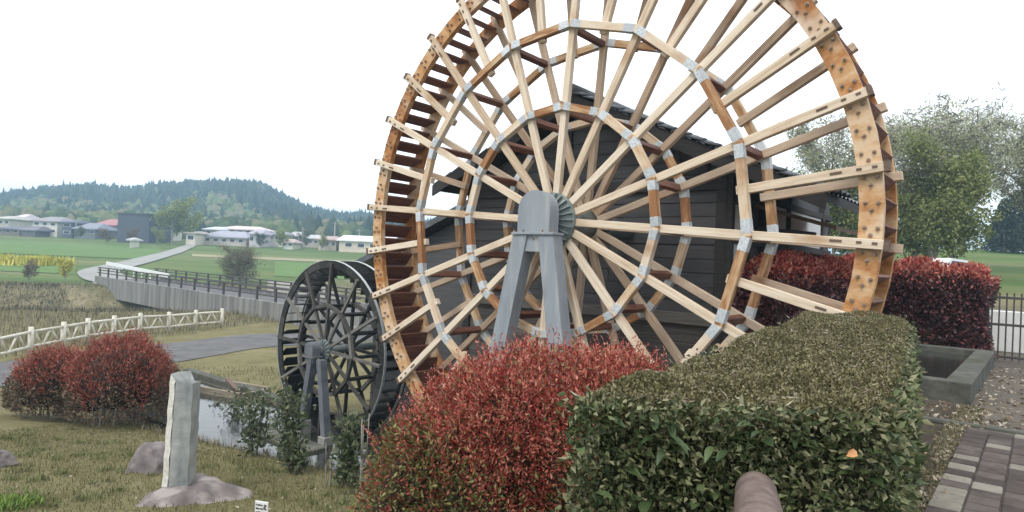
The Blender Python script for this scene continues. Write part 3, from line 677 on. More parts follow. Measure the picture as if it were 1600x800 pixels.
# ================================================================== near hedges
DH = .42
ht = EYE-DH                                    # height of the clipped top
dv = Vector((.53, .85, 0)).normalized(); nv_ = Vector((.85, -.53, 0)).normalized()
A = at(896, 622, 2.04); A.z = 0; B = at(1403, 648, 2.02); B.z = 0
LEN = 5.2
def hedge_pt(u, v):                            # u across (0 left .. 1 right), v along in metres
    p = A.lerp(B, u); return p + dv*v
def hedge_top(v): return ht + .05*np.clip(v/LEN, 0, 1)
hg = thing('clipped_hedge', 'box clipped green hedge with olive brown sheared top in the foreground', 'hedge', (A.lerp(B, .5)).to_tuple())
hg0 = A.lerp(B, .5)
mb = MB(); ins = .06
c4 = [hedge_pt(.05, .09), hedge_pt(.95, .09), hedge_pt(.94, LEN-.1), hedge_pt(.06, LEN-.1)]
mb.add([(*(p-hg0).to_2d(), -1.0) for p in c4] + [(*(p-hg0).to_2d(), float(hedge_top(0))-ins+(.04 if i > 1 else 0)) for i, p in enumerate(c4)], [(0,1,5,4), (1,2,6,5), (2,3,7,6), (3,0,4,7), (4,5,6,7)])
mb.build('shade_core', MAT['core'], hg)  # closed body against see-through, its colour standing for shade behind the leaves
n = 120000; u = RNG.uniform(0, 1, n); v = RNG.uniform(0, 1, n)**1.5*LEN
lump = .02*np.sin(u*9+v*3)+.02*np.sin(v*7-u*5)
P = np.array([[*hedge_pt(a, b).to_2d(), 0] for a, b in zip(u, v)]); edge = np.minimum(np.minimum(u, 1-u)*1.0, np.minimum(v, LEN-v))
P[:, 2] = hedge_top(v) + lump - .05*RNG.uniform(0, 1, n)**2 - .05*np.exp(-edge/.04)
P -= np.array(hg0); D = unit(n); D[:, 2] = np.abs(D[:, 2])*.8+.1
fol('clipped_leaves', P, D, RNG.uniform(.007, .019, n), MAT['leaf_top'], hg, .55)
# dry cut twigs lying on the top
n = 500; u = RNG.uniform(0, 1, n); v = RNG.uniform(0, 1, n)**1.5*LEN
P = np.array([[*hedge_pt(a, b).to_2d(), float(hedge_top(b))+.005] for a, b in zip(u, v)])-np.array(hg0); D = unit(n); D[:, 2] *= .35
fol('cut_twigs', P, D, RNG.uniform(.02, .06, n), MAT['twig'], hg, .06)
# front and right faces: glossy leaves
def face_leaves(n, f, nrm, lo, hi, mat, name, wr=.5, depth=.1):
    a = RNG.uniform(0, 1, n); zz = RNG.uniform(-.2, 1, n); P = []
    for q, zq in zip(a, zz):
        p = f(q); P.append((p.x, p.y, zq*ht*1.0 if zq > 0 else zq))
    P = np.array(P) - np.array(hg0); nr = np.array(nrm); P += nr*(RNG.uniform(-1, 1, (n, 1))*depth*.5 + .02*np.sin(a*30+zz*13)[:, None])
    D = unit(n)*.8 + nr*.7 + np.array([0, 0, .15]); return fol(name, P, D, RNG.uniform(lo, hi, n), MAT[mat], hg, wr)
fr = Vector((0, -1, 0))
face_leaves(26000, lambda q: A.lerp(B, q), (0, -1, 0), .014, .036, 'leaf_green', 'front_leaves')
face_leaves(9000, lambda q: hedge_pt(1, q**1.6*LEN), tuple(nv_), .02, .045, 'leaf_green', 'side_leaves')
face_leaves(7000, lambda q: hedge_pt(0, q**1.4*LEN), tuple(-nv_), .02, .045, 'leaf_green', 'side_leaves')
# the large leaves one can pick out, each a piece of its own
lm = []
for k in range(5):
    L = 1.0; V, Fq = leaves(np.zeros((1, 3)), np.array([[1., 0, 0]]), L, .42, .3, .22)
    mbl = MB(); K = 6; vs = []; fs = []
    bend = .12+.06*k
    for i in range(K+1):
        x_ = i/K; wd_ = .21*math.sin(math.pi*min(1, x_*.97+.015)**.85)+.004; zz = -bend*x_*x_
        vs += [(x_, -wd_, zz+wd_*.35), (x_, 0, zz), (x_, wd_, zz+wd_*.35)]
    for i in range(K): a = i*3; fs += [(a, a+1, a+4, a+3), (a+1, a+2, a+5, a+4)]
    mbl.add(vs, fs); lm.append(mbl.mesh('leaf', MAT['leaf_big'] if 'leaf_big' in MAT else MAT['leaf_green'], True))
for i in range(130):
    q = RNG.uniform(0, 1); p = A.lerp(B, q); z = ht*(1-RNG.uniform(0, 1)**1.3*.55)-.04
    d = Vector((RNG.uniform(-1, 1), -RNG.uniform(.25, 1), RNG.uniform(-.35, .55))).normalized()
    o = link('leaf', lm[i % 5], hg, (p.x-hg0.x, p.y-hg0.y-RNG.uniform(-.01, .07), z))
    e = d.to_track_quat('X', 'Z'); e = e @ Matrix.Rotation(RNG.uniform(-.7, .7), 3, 'X').to_quaternion(); o.rotation_euler = e.to_euler(); sc = RNG.uniform(.04, .085); o.scale = (sc, sc*RNG.uniform(.8, 1.15), sc)
# dead orange leaf
dl = MB().add([(0,0,0), (.02,-.012,.006), (.045,-.014,.002), (.055,.004,-.004), (.042,.018,.004), (.018,.016,.008), (.028,.002,-.006)], [(0,1,6), (1,2,6), (2,3,6), (3,4,6), (4,5,6), (5,0,6)]).build('dead_leaf', MAT['orangeleaf'], None, True, at(1322, 713, 1.93), (1.1, -.3, .2))
dl.scale = (.75, .75, .75); tag(dl, 'single curled orange dead leaf caught on the face of the green hedge', 'leaf')
# log rail end poking out of the hedge foot
lr = MB(); a = at(1181, 768, 1.9); b = at(1196, 905, 1.25)
K = 10; pts = [a.lerp(b, i/5) for i in range(6)]
limb(lr, pts, .058, .066, 18); lr.tube(a, a+(a-b).normalized()*.02, .058, .042, 18)
tag(lr.build('log_rail', MAT['log'], None, True), 'smooth brown log rail end resting against the green hedge', 'rail')

def shrub_shell(n, ells, lowz, seed=0):
    """points and outward normals on the outside of a union of ellipsoids (cx,cy,cz,rx,ry,rz); below the centres the sides run straight down"""
    P, D = [], []; ar = [e[3]*e[5]+e[3]*e[4] for e in ells]; tot = sum(ar)
    for e, a_ in zip(ells, ar):
        m = int(n*a_/tot); d = unit(m); c = np.array(e[:3]); r = np.array(e[3:])
        p = c + d*r; dn = d/r; dn /= np.linalg.norm(dn, axis=1, keepdims=True)
        low = d[:, 2] < 0; ang_ = np.arctan2(d[:, 1], d[:, 0])
        p[low, 0] = c[0]+np.cos(ang_[low])*r[0]; p[low, 1] = c[1]+np.sin(ang_[low])*r[1]; p[low, 2] = c[2]+(lowz-c[2])*RNG.uniform(0, 1, low.sum())
        dn[low, 2] = .1
        keep = np.ones(m, bool)
        for g in ells:
            if g is e: continue
            q = (p-np.array(g[:3]))/np.array(g[3:]); q[:, 2] = np.where(q[:, 2] < 0, 0, q[:, 2]); keep &= (q**2).sum(1) > .7
        P.append(p[keep]); D.append(dn[keep])
    return np.concatenate(P), np.concatenate(D)
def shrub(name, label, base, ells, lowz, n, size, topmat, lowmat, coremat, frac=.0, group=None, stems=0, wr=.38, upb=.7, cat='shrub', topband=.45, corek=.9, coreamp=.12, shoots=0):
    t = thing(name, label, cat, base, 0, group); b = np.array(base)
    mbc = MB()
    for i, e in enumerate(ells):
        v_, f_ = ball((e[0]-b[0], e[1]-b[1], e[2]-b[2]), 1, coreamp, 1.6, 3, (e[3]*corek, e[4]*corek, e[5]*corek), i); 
        MB().add(v_, f_).build('shade_core', MAT[coremat], t, True)  # one solid filler per ellipsoid, inner shade painted as its colour
    P, D = shrub_shell(n, ells, lowz); zt = max(e[2]+e[5] for e in ells); m = len(P)
    P = P + D*(RNG.uniform(-.10, .05, (m, 1))+.04*np.sin(P[:, :1]*9+P[:, 2:]*7)*np.sin(P[:, 1:2]*8))*min(1, ells[0][3])
    f = (P[:, 2]-lowz)/(zt-lowz) + RNG.normal(0, .1, m) + .12*np.sin(P[:, 0]*6+P[:, 1]*4) > topband
    f &= RNG.uniform(0, 1, m) > .16
    Dl = unit(m)*.75 + D*.6 + np.array([0, 0, upb]); L = size*RNG.uniform(.55, 1.35, m)
    if shoots:
        ti = RNG.choice(np.nonzero(f)[0], shoots); sp2, sd2 = [], []
        for q in ti:
            d0 = D[q]*.7+np.array([0, 0, .8])+RNG.normal(0, .25, 3); d0 /= np.linalg.norm(d0); ln = size*RNG.uniform(2, 5.5)
            for k in range(9): sp2.append(P[q]+d0*ln*k/9); sd2.append(d0*.8+RNG.normal(0, .55, 3))
        fol('young_shoots', np.array(sp2)-b, np.array(sd2), size*RNG.uniform(.6, 1.15, len(sp2)), MAT[topmat], t, wr*.85)
    if f.any(): fol('young_leaves', P[f]-b, Dl[f], L[f], MAT[topmat], t, wr)
    g = ~f
    if g.any(): fol('old_leaves', P[g]-b, Dl[g]-np.array([0, 0, upb*.6]), L[g]*1.05, MAT[lowmat], t, wr*1.2)
    if stems:
        for i in range(stems):
            e = ells[i % len(ells)]; a_ = RNG.uniform(0, 6.28); q = RNG.uniform(.3, .9); x_, y_ = e[0]+math.cos(a_)*e[3]*q, e[1]+math.sin(a_)*e[4]*q
            zz = gz(x_, y_)-.05; st = MB(); limb(st, [Vector((x_*.97+e[0]*.03-b[0], y_-b[1], zz-b[2])), Vector((x_-b[0]+RNG.uniform(-.05, .05), y_-b[1], (zz+e[2])/2-b[2])), Vector((x_-b[0]+RNG.uniform(-.12, .12), y_-b[1], e[2]+.2-b[2]))], .016, .008, 5); st.build('stem', MAT['palestem'], t, True)
    return t
shrub('red_shrub', 'large rounded shrub of bright red young leaves beside the green hedge', (.3, 3.9, -.8), [(.30, 3.9, EYE-1.6, 1.08, .68, 1.06), (-.15, 3.7, EYE-1.75, .62, .5, .9), (.85, 4.15, EYE-1.45, .5, .42, .8), (.05, 3.75, EYE-1.25, .45, .4, .62), (.5, 3.6, EYE-1.3, .42, .4, .68), (-.45, 3.7, EYE-1.5, .36, .35, .55), (.62, 4.0, EYE-1.1, .4, .35, .55)], -1.0, 170000, .027, 'leaf_red', 'leaf_redlow', 'corered', upb=.5, topband=.74, corek=.78, shoots=2600)

# ================================================================== right hand side: pavers, kerb, basin, hedge, gate
pav = tag(link('pavement', None, None, W(6.47, -2.2, 0), (0, 0, PSI)), kind='structure')
bd = MB().box((0, 0, .0), (2.1, 5.2, .02)).build('paver_bed', MAT['brick'], pav, loc=(0, 0, .006))
bw = .2; bms = {}
for mt in ('brick', 'brickpale'): bms[mt] = MB().box((0, 0, 0), (bw-.012, bw-.012, .05), None, .007).mesh('brick', MAT[mt])
ci = 0
for i in range(11):
    for j in range(26):
        x_ = -1.03+i*bw+.0; y_ = -2.55+j*bw+(i % 2)*.1
        if y_ > 2.55: continue
        q = W(6.47, -2.2, 0)+HX*x_+NX*y_
        if q.y < 3.6 or q.x/q.y > .84: continue
        edge = x_ < -.95
        mt = 'brickpale' if (RNG.uniform() < .08 or (edge and RNG.uniform() < .25)) else 'brick'
        link('brick', bms[mt], pav, (x_, y_, .014+RNG.uniform(-.005, .006)), (RNG.uniform(-.012, .012), RNG.uniform(-.012, .012), RNG.uniform(-.02, .02)))
ke = thing('kerb', 'row of low weathered edging stones between the dirt strip and the pavers', 'kerb', W(5.5, .59, 0), PSI)
for k in range(9): MB().box((-2.2+k*.62, RNG.uniform(-.01, .01), .005), (.6, .11, .05+.012*(k % 3)), None, .012).build('kerb_stone', MAT['basin'], ke)
bs = thing('stone_basin', 'low mossy concrete water basin beside the dark red hedge', 'basin', W(4.2, 4.7, 0), PSI)
for a, b, c_, d_ in ((-1.3, 1.05, -2.65, -2.4), (-1.3, 1.05, 2.45, 2.7), (.75, 1.05, -2.398, 2.448), (-1.3, -1.05, -2.398, 2.448)):
    MB().box(((a+b)/2, (c_+d_)/2, .10), (b-a, d_-c_, .36), None, .015).build('basin_wall', MAT['basin'], bs)
MB().box((-.15, .02, .16), (1.78, 4.8, .02)).build('basin_water', MAT['water'], bs)
def long_hedge(name, label, s0, s1, n0, n1, z0, ztop_, n, size, tm, lm_, cm, band):
    t = thing(name, label, 'hedge', W((s0+s1)/2, (n0+n1)/2, z0), PSI); L, Wd, H = s1-s0, n1-n0, ztop_-z0
    MB().box((0, 0, H*.5-.06), (L-.3, Wd-.3, H-.2), None, .1).build('shade_core', MAT[cm], t)  # solid block under the leaves, dark colour stands for inner shade
    a = RNG.uniform(0, 1, n); kind = RNG.choice(3, n, p=[.38, .42, .2]); x = (RNG.uniform(-.5, .5, n))*L; z = RNG.uniform(.0, 1, n)*H; y = np.full(n, -Wd/2); D = np.tile([0., -1, 0], (n, 1))
    k0 = kind == 0; y[k0] = RNG.uniform(-.5, .5, k0.sum())*Wd; z[k0] = H; D[k0] = (0, 0, 1); k2 = kind == 2; y[k2] = RNG.uniform(-.5, .5, k2.sum())*Wd; sg = RNG.choice([-1, 1], k2.sum()); x[k2] = sg*L/2; D[k2] = np.stack([sg, 0*sg, 0*sg], 1)
    bumpy = .10*np.sin(x*2.1+1)*np.sin(y*2+z*2)+.07*np.sin(x*5+z*3); P = np.stack([x, y, z], 1)+D*(bumpy+RNG.uniform(-.16, .06, n))[:, None]
    ex = np.clip((np.abs(P[:, 0])-(L/2-.35))/.35, 0, 1); P[:, 2] -= .25*ex**2*(z > H*.7); ey = np.clip((np.abs(P[:, 1])-(Wd/2-.3))/.3, 0, 1); P[:, 2] -= .12*ey**2*(z > H*.8)
    f = P[:, 2]/H + RNG.normal(0, .05, n) > band; Dl = unit(n)*.8+D*.6+np.array([0, 0, .4])
    fol('young_leaves', P[f], Dl[f], size*RNG.uniform(.6, 1.3, f.sum()), MAT[tm], t, .4); fol('old_leaves', P[~f], Dl[~f], size*RNG.uniform(.6, 1.3, (~f).sum()), MAT[lm_], t, .5)
    for k in range(14):
        st = MB(); xx = -L/2+L*(k+.5)/14; limb(st, [Vector((xx, -Wd*.3, -.1)), Vector((xx+RNG.uniform(-.1, .1), -Wd*.3, H*.5))], .025, .015, 5); st.build('stem', MAT['stem'], t)
    return t
long_hedge('tall_hedge', 'long clipped hedge with dark wine leaves and a red top beyond the basin', -3.2, 5.05, 7.75, 9.2, 0, EYE+.33, 42000, .085, 'leaf_red', 'leaf_wine', 'corered', .83)
long_hedge('tall_hedge', 'clipped wine red hedge running along the mill flank towards the basin', -5.3, 0.2, -.38, .38, 0, EYE+.22, 20000, .08, 'leaf_red', 'leaf_wine', 'corered', .83).rotation_euler[2] = PSI+math.pi/2
bpy.data.objects['tall_hedge.001'].location = W(2.5, 4.9, 0)
gt = thing('metal_gate', 'dark barred metal gate at the end of the dark red hedge', 'gate', W(6.6, 8.3, 0), PSI)
for z_ in (.1, .75, 1.3): MB().box((0, 0, z_), (3.0, .04, .05), None, .006).build('gate_rail', MAT['rail'], gt)
for k in range(26): MB().box((-1.46+k*.117, .0, .72), (.028, .028, 1.36), None, .004).build('bar', MAT['rail'], gt)
for x_ in (-1.55, 1.55): MB().box((x_, 0, .75), (.09, .09, 1.55), None, .008).build('gate_post', MAT['rail'], gt)
# pale low wall behind the gate
wbox('block_wall', 4.9, 9.5, 10.6, 10.8, 0, .95, 'plaster', 'pale low wall seen through the bars of the dark gate', 'wall')
# white car roof just above the hedge
cp = at(1487, 409, 24); cg = thing('parked_car', 'white car almost hidden behind the dark red hedge', 'car', (cp.x, cp.y, gz(cp.x, cp.y)), .15)
cz = cp.z+.12-gz(cp.x, cp.y); k_ = cz/1.5
prof = [(-2.0, .35), (2.0, .35), (2.05, .8), (1.2, .95), (.6, 1.45), (-.9, 1.5), (-1.7, 1.0), (-2.05, .9)]
MB().prism([(a*.45, b*k_) for a, b in prof], lambda p: (p[0], -.42, p[1]), lambda p: (p[0], .42, p[1])).build('car_body', MAT['whitepaint'], cg)
MB().prism([(.25, 1.38*k_), (-.36, 1.42*k_), (-.6, 1.05*k_), (.45, 1.02*k_)], lambda p: (p[0], -.43, p[1]), lambda p: (p[0], .43, p[1])).build('window', MAT['glass'], cg)
for x_ in (-.55, .58):
    for y_ in (-.36, .36): MB().tube((x_, y_-.07, .2), (x_, y_+.07, .2), .2, None, 14).build('wheel', MAT['ink'], cg)
# leaf litter and weeds on the dirt strip
n = 5200; P = []
while len(P) < n:
    s_, m_ = RNG.uniform(4.0, 5.45), RNG.uniform(-5.2, 1.9); q = W(s_, m_, 0)
    if q.y > 3.2: P.append((q.x, q.y, gz(q.x, q.y)+.006))
D = unit(n); D[:, 2] = np.abs(D[:, 2])*.2
fol('leaf_litter', P, D, RNG.uniform(.03, .075, n), MAT['twig'], None, .5)
n = 14000; P = []
while len(P) < n:
    s_, m_ = RNG.uniform(4.0, 5.4), RNG.uniform(-3.5, 1.9); q = W(s_, m_, 0); P.append((q.x, q.y, gz(q.x, q.y)))
blade_obj('grass_strip', P, RNG.uniform(.02, .06, n), .006, MAT['grass'])
n = 2400; P = []
for i in range(n): q = W(RNG.uniform(4.2, 8), .7+6.5*RNG.uniform(0, 1)**1.5, 0); P.append((q.x, q.y, .004))
D = unit(n); D[:, 2] = np.abs(D[:, 2])*.2; fol('leaf_litter', P, D, RNG.uniform(.03, .08, n), MAT['twig'], None, .5)

# ================================================================== trees on the right
tree('pale_tree', 'big wide pale budding tree behind the dark red hedge', 'tree', at(1455, 424, 40).to_tuple(), 9.4, 1.1, .24, 'leaf_pale', 26000, .13, .22, 4, 'trees beyond the hedge', 5, 1.0, .95, kids=(8, 5, 3), trunks=3, twigs=9000)
tree('pale_tree', 'pale budding tree between the mill roof and the wheel rim', 'tree', at(1285, 415, 44).to_tuple(), 8.9, 1.0, .2, 'leaf_pale', 19000, .13, .2, 4, 'trees beyond the hedge', 9, .9, .9, kids=(7, 5, 3), trunks=2, twigs=6000)
tree('pale_tree', 'pale budding tree cut by the frame behind the gate', 'tree', at(1655, 420, 42).to_tuple(), 9.2, 1.0, .2, 'leaf_pale', 16000, .13, .2, 4, 'trees beyond the hedge', 14, .9, .9, kids=(7, 5, 3), trunks=2, twigs=6000)
tree('leafy_tree', 'dense olive green tree standing in front of the big pale tree', 'tree', at(1490, 425, 37).to_tuple(), 6.3, 1.0, .13, 'leaf_olive', 20000, .19, .06, 3, 'trees beyond the hedge', 21, .75, .85, kids=(14, 5, 4))
tree('leafy_tree', 'dense olive green tree beside the wide pale tree trunk', 'tree', at(1415, 425, 39).to_tuple(), 5.2, 1.0, .12, 'leaf_olive', 15000, .19, .06, 3, 'trees beyond the hedge', 22, .75, .8, kids=(13, 5, 4))
tree('leafy_tree', 'olive green tree just right of the mill eaves', 'tree', at(1300, 415, 42).to_tuple(), 5.6, 1.0, .12, 'leaf_olive', 18000, .2, .05, 3, 'trees beyond the hedge', 23, .8, .9, kids=(14, 5, 4))
tree('leafy_tree', 'olive green tree half hidden by the mill wall', 'tree', at(1225, 415, 44).to_tuple(), 5.0, 1.0, .12, 'leaf_olive', 15000, .2, .05, 3, 'trees beyond the hedge', 24, .8, .9, kids=(13, 5, 4))
def conifer(px, py, d, h, r, seed, label, group=None):
    b = at(px, py, d); t = thing('conifer', label, 'tree', b.to_tuple(), 0, group); MB().tube((0, 0, -.2), (0, 0, h*.95), h*.022, .02, 6).build('trunk', MAT['bark'], t)
    n = 5000; z = RNG.uniform(.08, 1, n); a = RNG.uniform(0, 6.28, n); q = r*(1-z)**.8*(.55+.45*np.abs(np.sin(z*28+a*2)))*RNG.uniform(.5, 1, n)
    P = np.stack([np.cos(a)*q, np.sin(a)*q, z*h], 1); D = np.stack([np.cos(a), np.sin(a), np.full(n, -.25)], 1)+unit(n)*.5
    fol('crown', P, D, h*.06*RNG.uniform(.6, 1.3, n), MAT['leaf_dark'], t, .5); return t
for i, (px, py, d, h, lb) in enumerate(((1568, 398, 72, 6.2, 'small dark conifer nearest the olive tree on the far lawn'), (1590, 398, 74, 7.4, 'tallest dark conifer at the end of the far lawn'), (1611, 398, 73, 6.8, 'dark conifer cut by the frame on the far lawn'))):
    conifer(px, py, d, h, 2.6, i, lb, 'dark conifers on the far lawn')

# ================================================================== left lawn: stele, rocks, shrubs, saplings
st = at_z(281, 776, EYE-2.92)
sb = thing('stone_monument', 'tall narrow grey stone stele with a pale cut edge standing on the lawn', 'monument', st.to_tuple(), 0)
hh = 1.5; mbs = MB(); vs = []; K = 14
prof = [(-.15, -.115), (-.065, -.155), (.13, -.11), (.145, .06), (-.02, .12), (-.14, .05)]
for i in range(K+1):
    f = i/K; sh = 1-.10*f**2; lean = .02*f
    for j, (x_, y_) in enumerate(prof):
        zt = hh*f
        if i == K: zt = hh*(1.0 - .16*(j in (2, 3)) - .05*(j == 1))
        rr = .004*math.sin(9*f*(j+1)+j*2)*(0 if j in (0, 1) else 1)
        vs.append((x_*sh+lean+rr, y_*sh+rr, zt-.05))
m_ = len(prof); fs = []
for i in range(K):
    for j in range(m_):
        if j != 0: fs.append((i*m_+j, i*m_+(j+1) % m_, (i+1)*m_+(j+1) % m_, (i+1)*m_+j))
fs.append(tuple(range(K*m_, K*m_+m_)))
mbs.add(vs, fs).build('shaft', MAT['stele'], sb)
ce = MB(); vs2 = []; fs2 = []
for i in range(K+1):
    a = vs[i*m_]; b = vs[i*m_+1]; j_ = .006*math.sin(i*2.3); vs2 += [(a[0]-.004+j_, a[1]-.006, a[2]), (b[0]-.004+j_, b[1]-.006, b[2])]
for i in range(K): fs2.append((2*i, 2*i+1, 2*i+3, 2*i+2))
ce.add(vs2, fs2).build('cut_edge', MAT['stelecut'], sb)
from mathutils import noise as mnoise
def rock(name, label, base, r, sq, seed, mat, rz=0, amp=.3, cat='rock'):
    v, f = ball((0, 0, 0), r, amp, 1.7, 5, sq, seed, -.35); rs = np.random.default_rng(seed); v = np.array(v)
    for _ in range(14):
        d = rs.normal(size=3); d /= np.linalg.norm(d); d[2] = abs(d[2])*.7; k = (v/np.array(sq)/r) @ d; lim = rs.uniform(.5, .8); ex = np.clip(k-lim, 0, None); v -= ex[:, None]*d*r*np.array(sq)*1.0
    out = []
    for p in v:
        q = Vector(p)/r; n1 = mnoise.fractal(q*2.2+Vector((seed, 0, 0)), .9, 2.1, 5); n2 = abs(mnoise.noise(q*3.1+Vector((0, seed, 0)))); out.append(tuple(Vector(p)+q.normalized()*r*(.09*n1-.12*max(0, .25-n2))))
    mb = MB(); mb.add(out, f); return tag(mb.build(name, MAT[mat], None, True, base, (0, 0, rz)), label, cat)
rb = at_z(285, 792, EYE-2.95)
rk = rock('plinth_rock', 'broad flat purple grey rock with a pale ridge under the stele', (rb.x+.02, rb.y+.22, rb.z-.2), 1.05, (1.15, .74, .42), 45, 'plinth', .3, .4)
p = gp(212, 742); rock('boulder', 'rounded purple grey boulder on the lawn behind the stele', (p.x+.08, p.y+.35, p.z+.02), .4, (1.3, .8, .9), 8, 'stone', .2)
p = gp(-8, 728); rock('slab_stone', 'flat grey slab stone at the edge of the lawn', (p.x-.05, p.y, p.z+.06), .34, (1.1, .7, .42), 12, 'stone', .4, .12)
def bush(name, label, spots, n, size, top, low, core, stems, **k):
    e = []
    for px, pyb, pyt, rx in spots:
        b = gp(px, pyb); d = b.y; tz = at(px, pyt, d).z; hgt = tz-b.z; e.append((b.x, b.y, b.z+hgt*.52, rx, rx*.8, hgt*.48))
    b0 = (e[0][0], e[0][1], gz(e[0][0], e[0][1])); return shrub(name, label, b0, e, b0[2]+.2, n, size, top, low, core, stems=stems, **k)
bush('red_shrub', 'big brick red shrub with bare grey stems on the lawn behind the stele', [(185, 664, 530, .95), (232, 662, 545, .62), (140, 660, 562, .6), (205, 655, 522, .5), (165, 655, 536, .45), (255, 656, 562, .4)], 30000, .06, 'leaf_orange', 'leaf_dusty', 'corered', 46, wr=.4, topband=.36, corek=.72, shoots=900)
bush('red_shrub', 'smaller dusty red shrub touching the big brick red one', [(75, 655, 553, .62), (45, 650, 572, .45), (95, 652, 548, .35), (60, 652, 556, .3)], 15000, .06, 'leaf_orange', 'leaf_dusty', 'corered', 16, wr=.4, topband=.5, corek=.72, shoots=450)
def sapling(px, pyb, pyt, label, seed, wpx=22, n=420, bare=False):
    wpx *= 1.1; n = int(n*.95)
    b = gp(px, pyb); hgt = (pyb-pyt)*b.y/F_PX; rs = random.Random(seed); t = thing('sapling', label, 'sapling', b.to_tuple(), 0, 'saplings along the channel edge'); mb = MB(); wd = wpx*b.y/F_PX; P = []
    for k in range(4):
        a = rs.uniform(0, 6.28); p0 = Vector((.03*math.cos(a), .03*math.sin(a), -.03)); p1 = Vector((wd*.35*math.cos(a), wd*.35*math.sin(a), hgt*.5)); p2 = Vector((wd*.5*math.cos(a), wd*.5*math.sin(a), hgt*rs.uniform(.8, 1))); limb(mb, [p0, p1, p2], .012, .005, 5)
        for i in range(n//4): f = rs.uniform(.12, 1); q = p0.lerp(p1, f*2) if f < .5 else p1.lerp(p2, f*2-1); P.append(np.array(q)+RNG.normal(size=3)*wd*.36)
    mb.build('stem', MAT['palestem' if bare else 'stem'], t, True)
    if not bare: fol('foliage', np.array(P), unit(len(P))+np.array([0, 0, .3]), RNG.uniform(.06, .13, len(P)), MAT['leaf_sap'], t, .42)
    return t
for i, (px, b, tp, w_, n, lb) in enumerate(((332, 668, 628, 16, 320, 'small leafy sapling nearest the stele by the channel'), (362, 690, 615, 22, 620, 'bushy sapling in front of the pale water left of the tall one'), (398, 712, 618, 24, 680, 'tall bushy sapling in front of the bright channel water'), (428, 705, 640, 16, 300, 'thin sapling beside the bright channel water'), (455, 735, 610, 24, 760, 'tallest leafy sapling in front of the short stand'), (540, 762, 655, 22, 640, 'lone leafy sapling at the channel edge before the black wheel'), (470, 740, 690, 14, 160, 'low leafy sapling at the foot of the tallest one'))):
    sapling(px, b, tp, lb, i, w_, n)
for i, (px, b, tp, lb) in enumerate(((512, 760, 690, 'bare leafless twigs between the two leafy saplings'), (566, 790, 645, 'tall bare twigs at the channel edge beside the red shrub'))):
    sapling(px, b, tp, lb, 40+i, 12, 0, True)
# little white sign
sg_ = at(409, 790, 5.4); sn = thing('sign', 'small white printed sign low on the lawn', 'sign', (sg_.x, sg_.y, gz(sg_.x, sg_.y)), -.25)
zt = sg_.z - gz(sg_.x, sg_.y) + .03
MB().box((0, 0, zt-.08), (.125, .012, .17), None, .003).build('sign_plate', MAT['whitepaint'], sn); MB().box((0, .02, zt/2-.1), (.03, .025, zt), None, .003).build('sign_post', MAT['brownwood'], sn)
mk = MB()
for r_ in range(4):
    x_ = -.05
    while x_ < (.015 if r_ < 2 else .05):
        w_ = RNG.uniform(.004, .011); mk.box((x_+w_/2, -.008, zt-.025-r_*.03), (w_, .003, RNG.uniform(.008, .016))); x_ += w_+.005
for q in range(5): mk.box((.035+.006*math.sin(q*2), -.008, zt-.02-q*.009), (.02, .003, .006))
mk.build('print', MAT['ink'], sn)
# lawn blades
n = 60000; x = RNG.uniform(-9, -1.0, n); y = RNG.uniform(5, 14, n); u = x/y; k = (u > -.83) & (u < -.2); s_ = (x-HUB.x)*HX.x+(y-HUB.y)*HX.y; m_ = (x-HUB.x)*NX.x+(y-HUB.y)*NX.y; k &= (m_ < -2.5); x, y = x[k], y[k]
P = np.stack([x, y, zc(x, y)+EYE], 1); blade_obj('lawn_grass', P, RNG.uniform(.02, .055, len(P)), .007, MAT['grass'], None, .9)
p = gp(12, 793); q = RNG.normal(size=(350, 2))*.14; blade_obj('green_weeds', np.stack([p.x+q[:, 0], p.y+q[:, 1], np.full(350, p.z)], 1), RNG.uniform(.05, .14, 350), .02, MAT['grassgreen'], None, 1.0)
n = 300; P = []
for i in range(n): q = gp(RNG.uniform(0, 570), RNG.uniform(670, 798)); P.append((q.x, q.y, q.z+.012))
D = unit(n); D[:, 2] = np.abs(D[:, 2])*.2; fol('fallen_leaves', P, D, RNG.uniform(.02, .06, n), MAT['twig'], None, .5)
P = []
for i in range(110):
    q = gp(RNG.uniform(0, 570), RNG.uniform(670, 798)); m_ = int(RNG.integers(15, 70)); o_ = RNG.normal(size=(m_, 2))*RNG.uniform(.04, .12); P += [(q.x+a, q.y+b, gz(q.x+a, q.y+b)) for a, b in o_]
blade_obj('grass_tufts', P, RNG.uniform(.04, .10, len(P)), .009, MAT['grassolive'], None, .9)
# bank scrub along the channel
n = 5000; s_ = RNG.uniform(-15, 1, n); m_ = RNG.uniform(-2.8, -1.5, n); x = HUB.x+s_*HX.x+m_*NX.x; y = HUB.y+s_*HX.y+m_*NX.y
blade_obj('bank_grass', np.stack([x, y, zc(x, y)+EYE], 1), RNG.uniform(.06, .22, n), .012, MAT['reed'], None, .7)
n = 4000; x = RNG.uniform(-14, -6, n); y = RNG.uniform(15, 24, n); blade_obj('rough_grass', np.stack([x, y, zc(x, y)+EYE], 1), RNG.uniform(.05, .16, n), .015, MAT['grass'], None, .8)

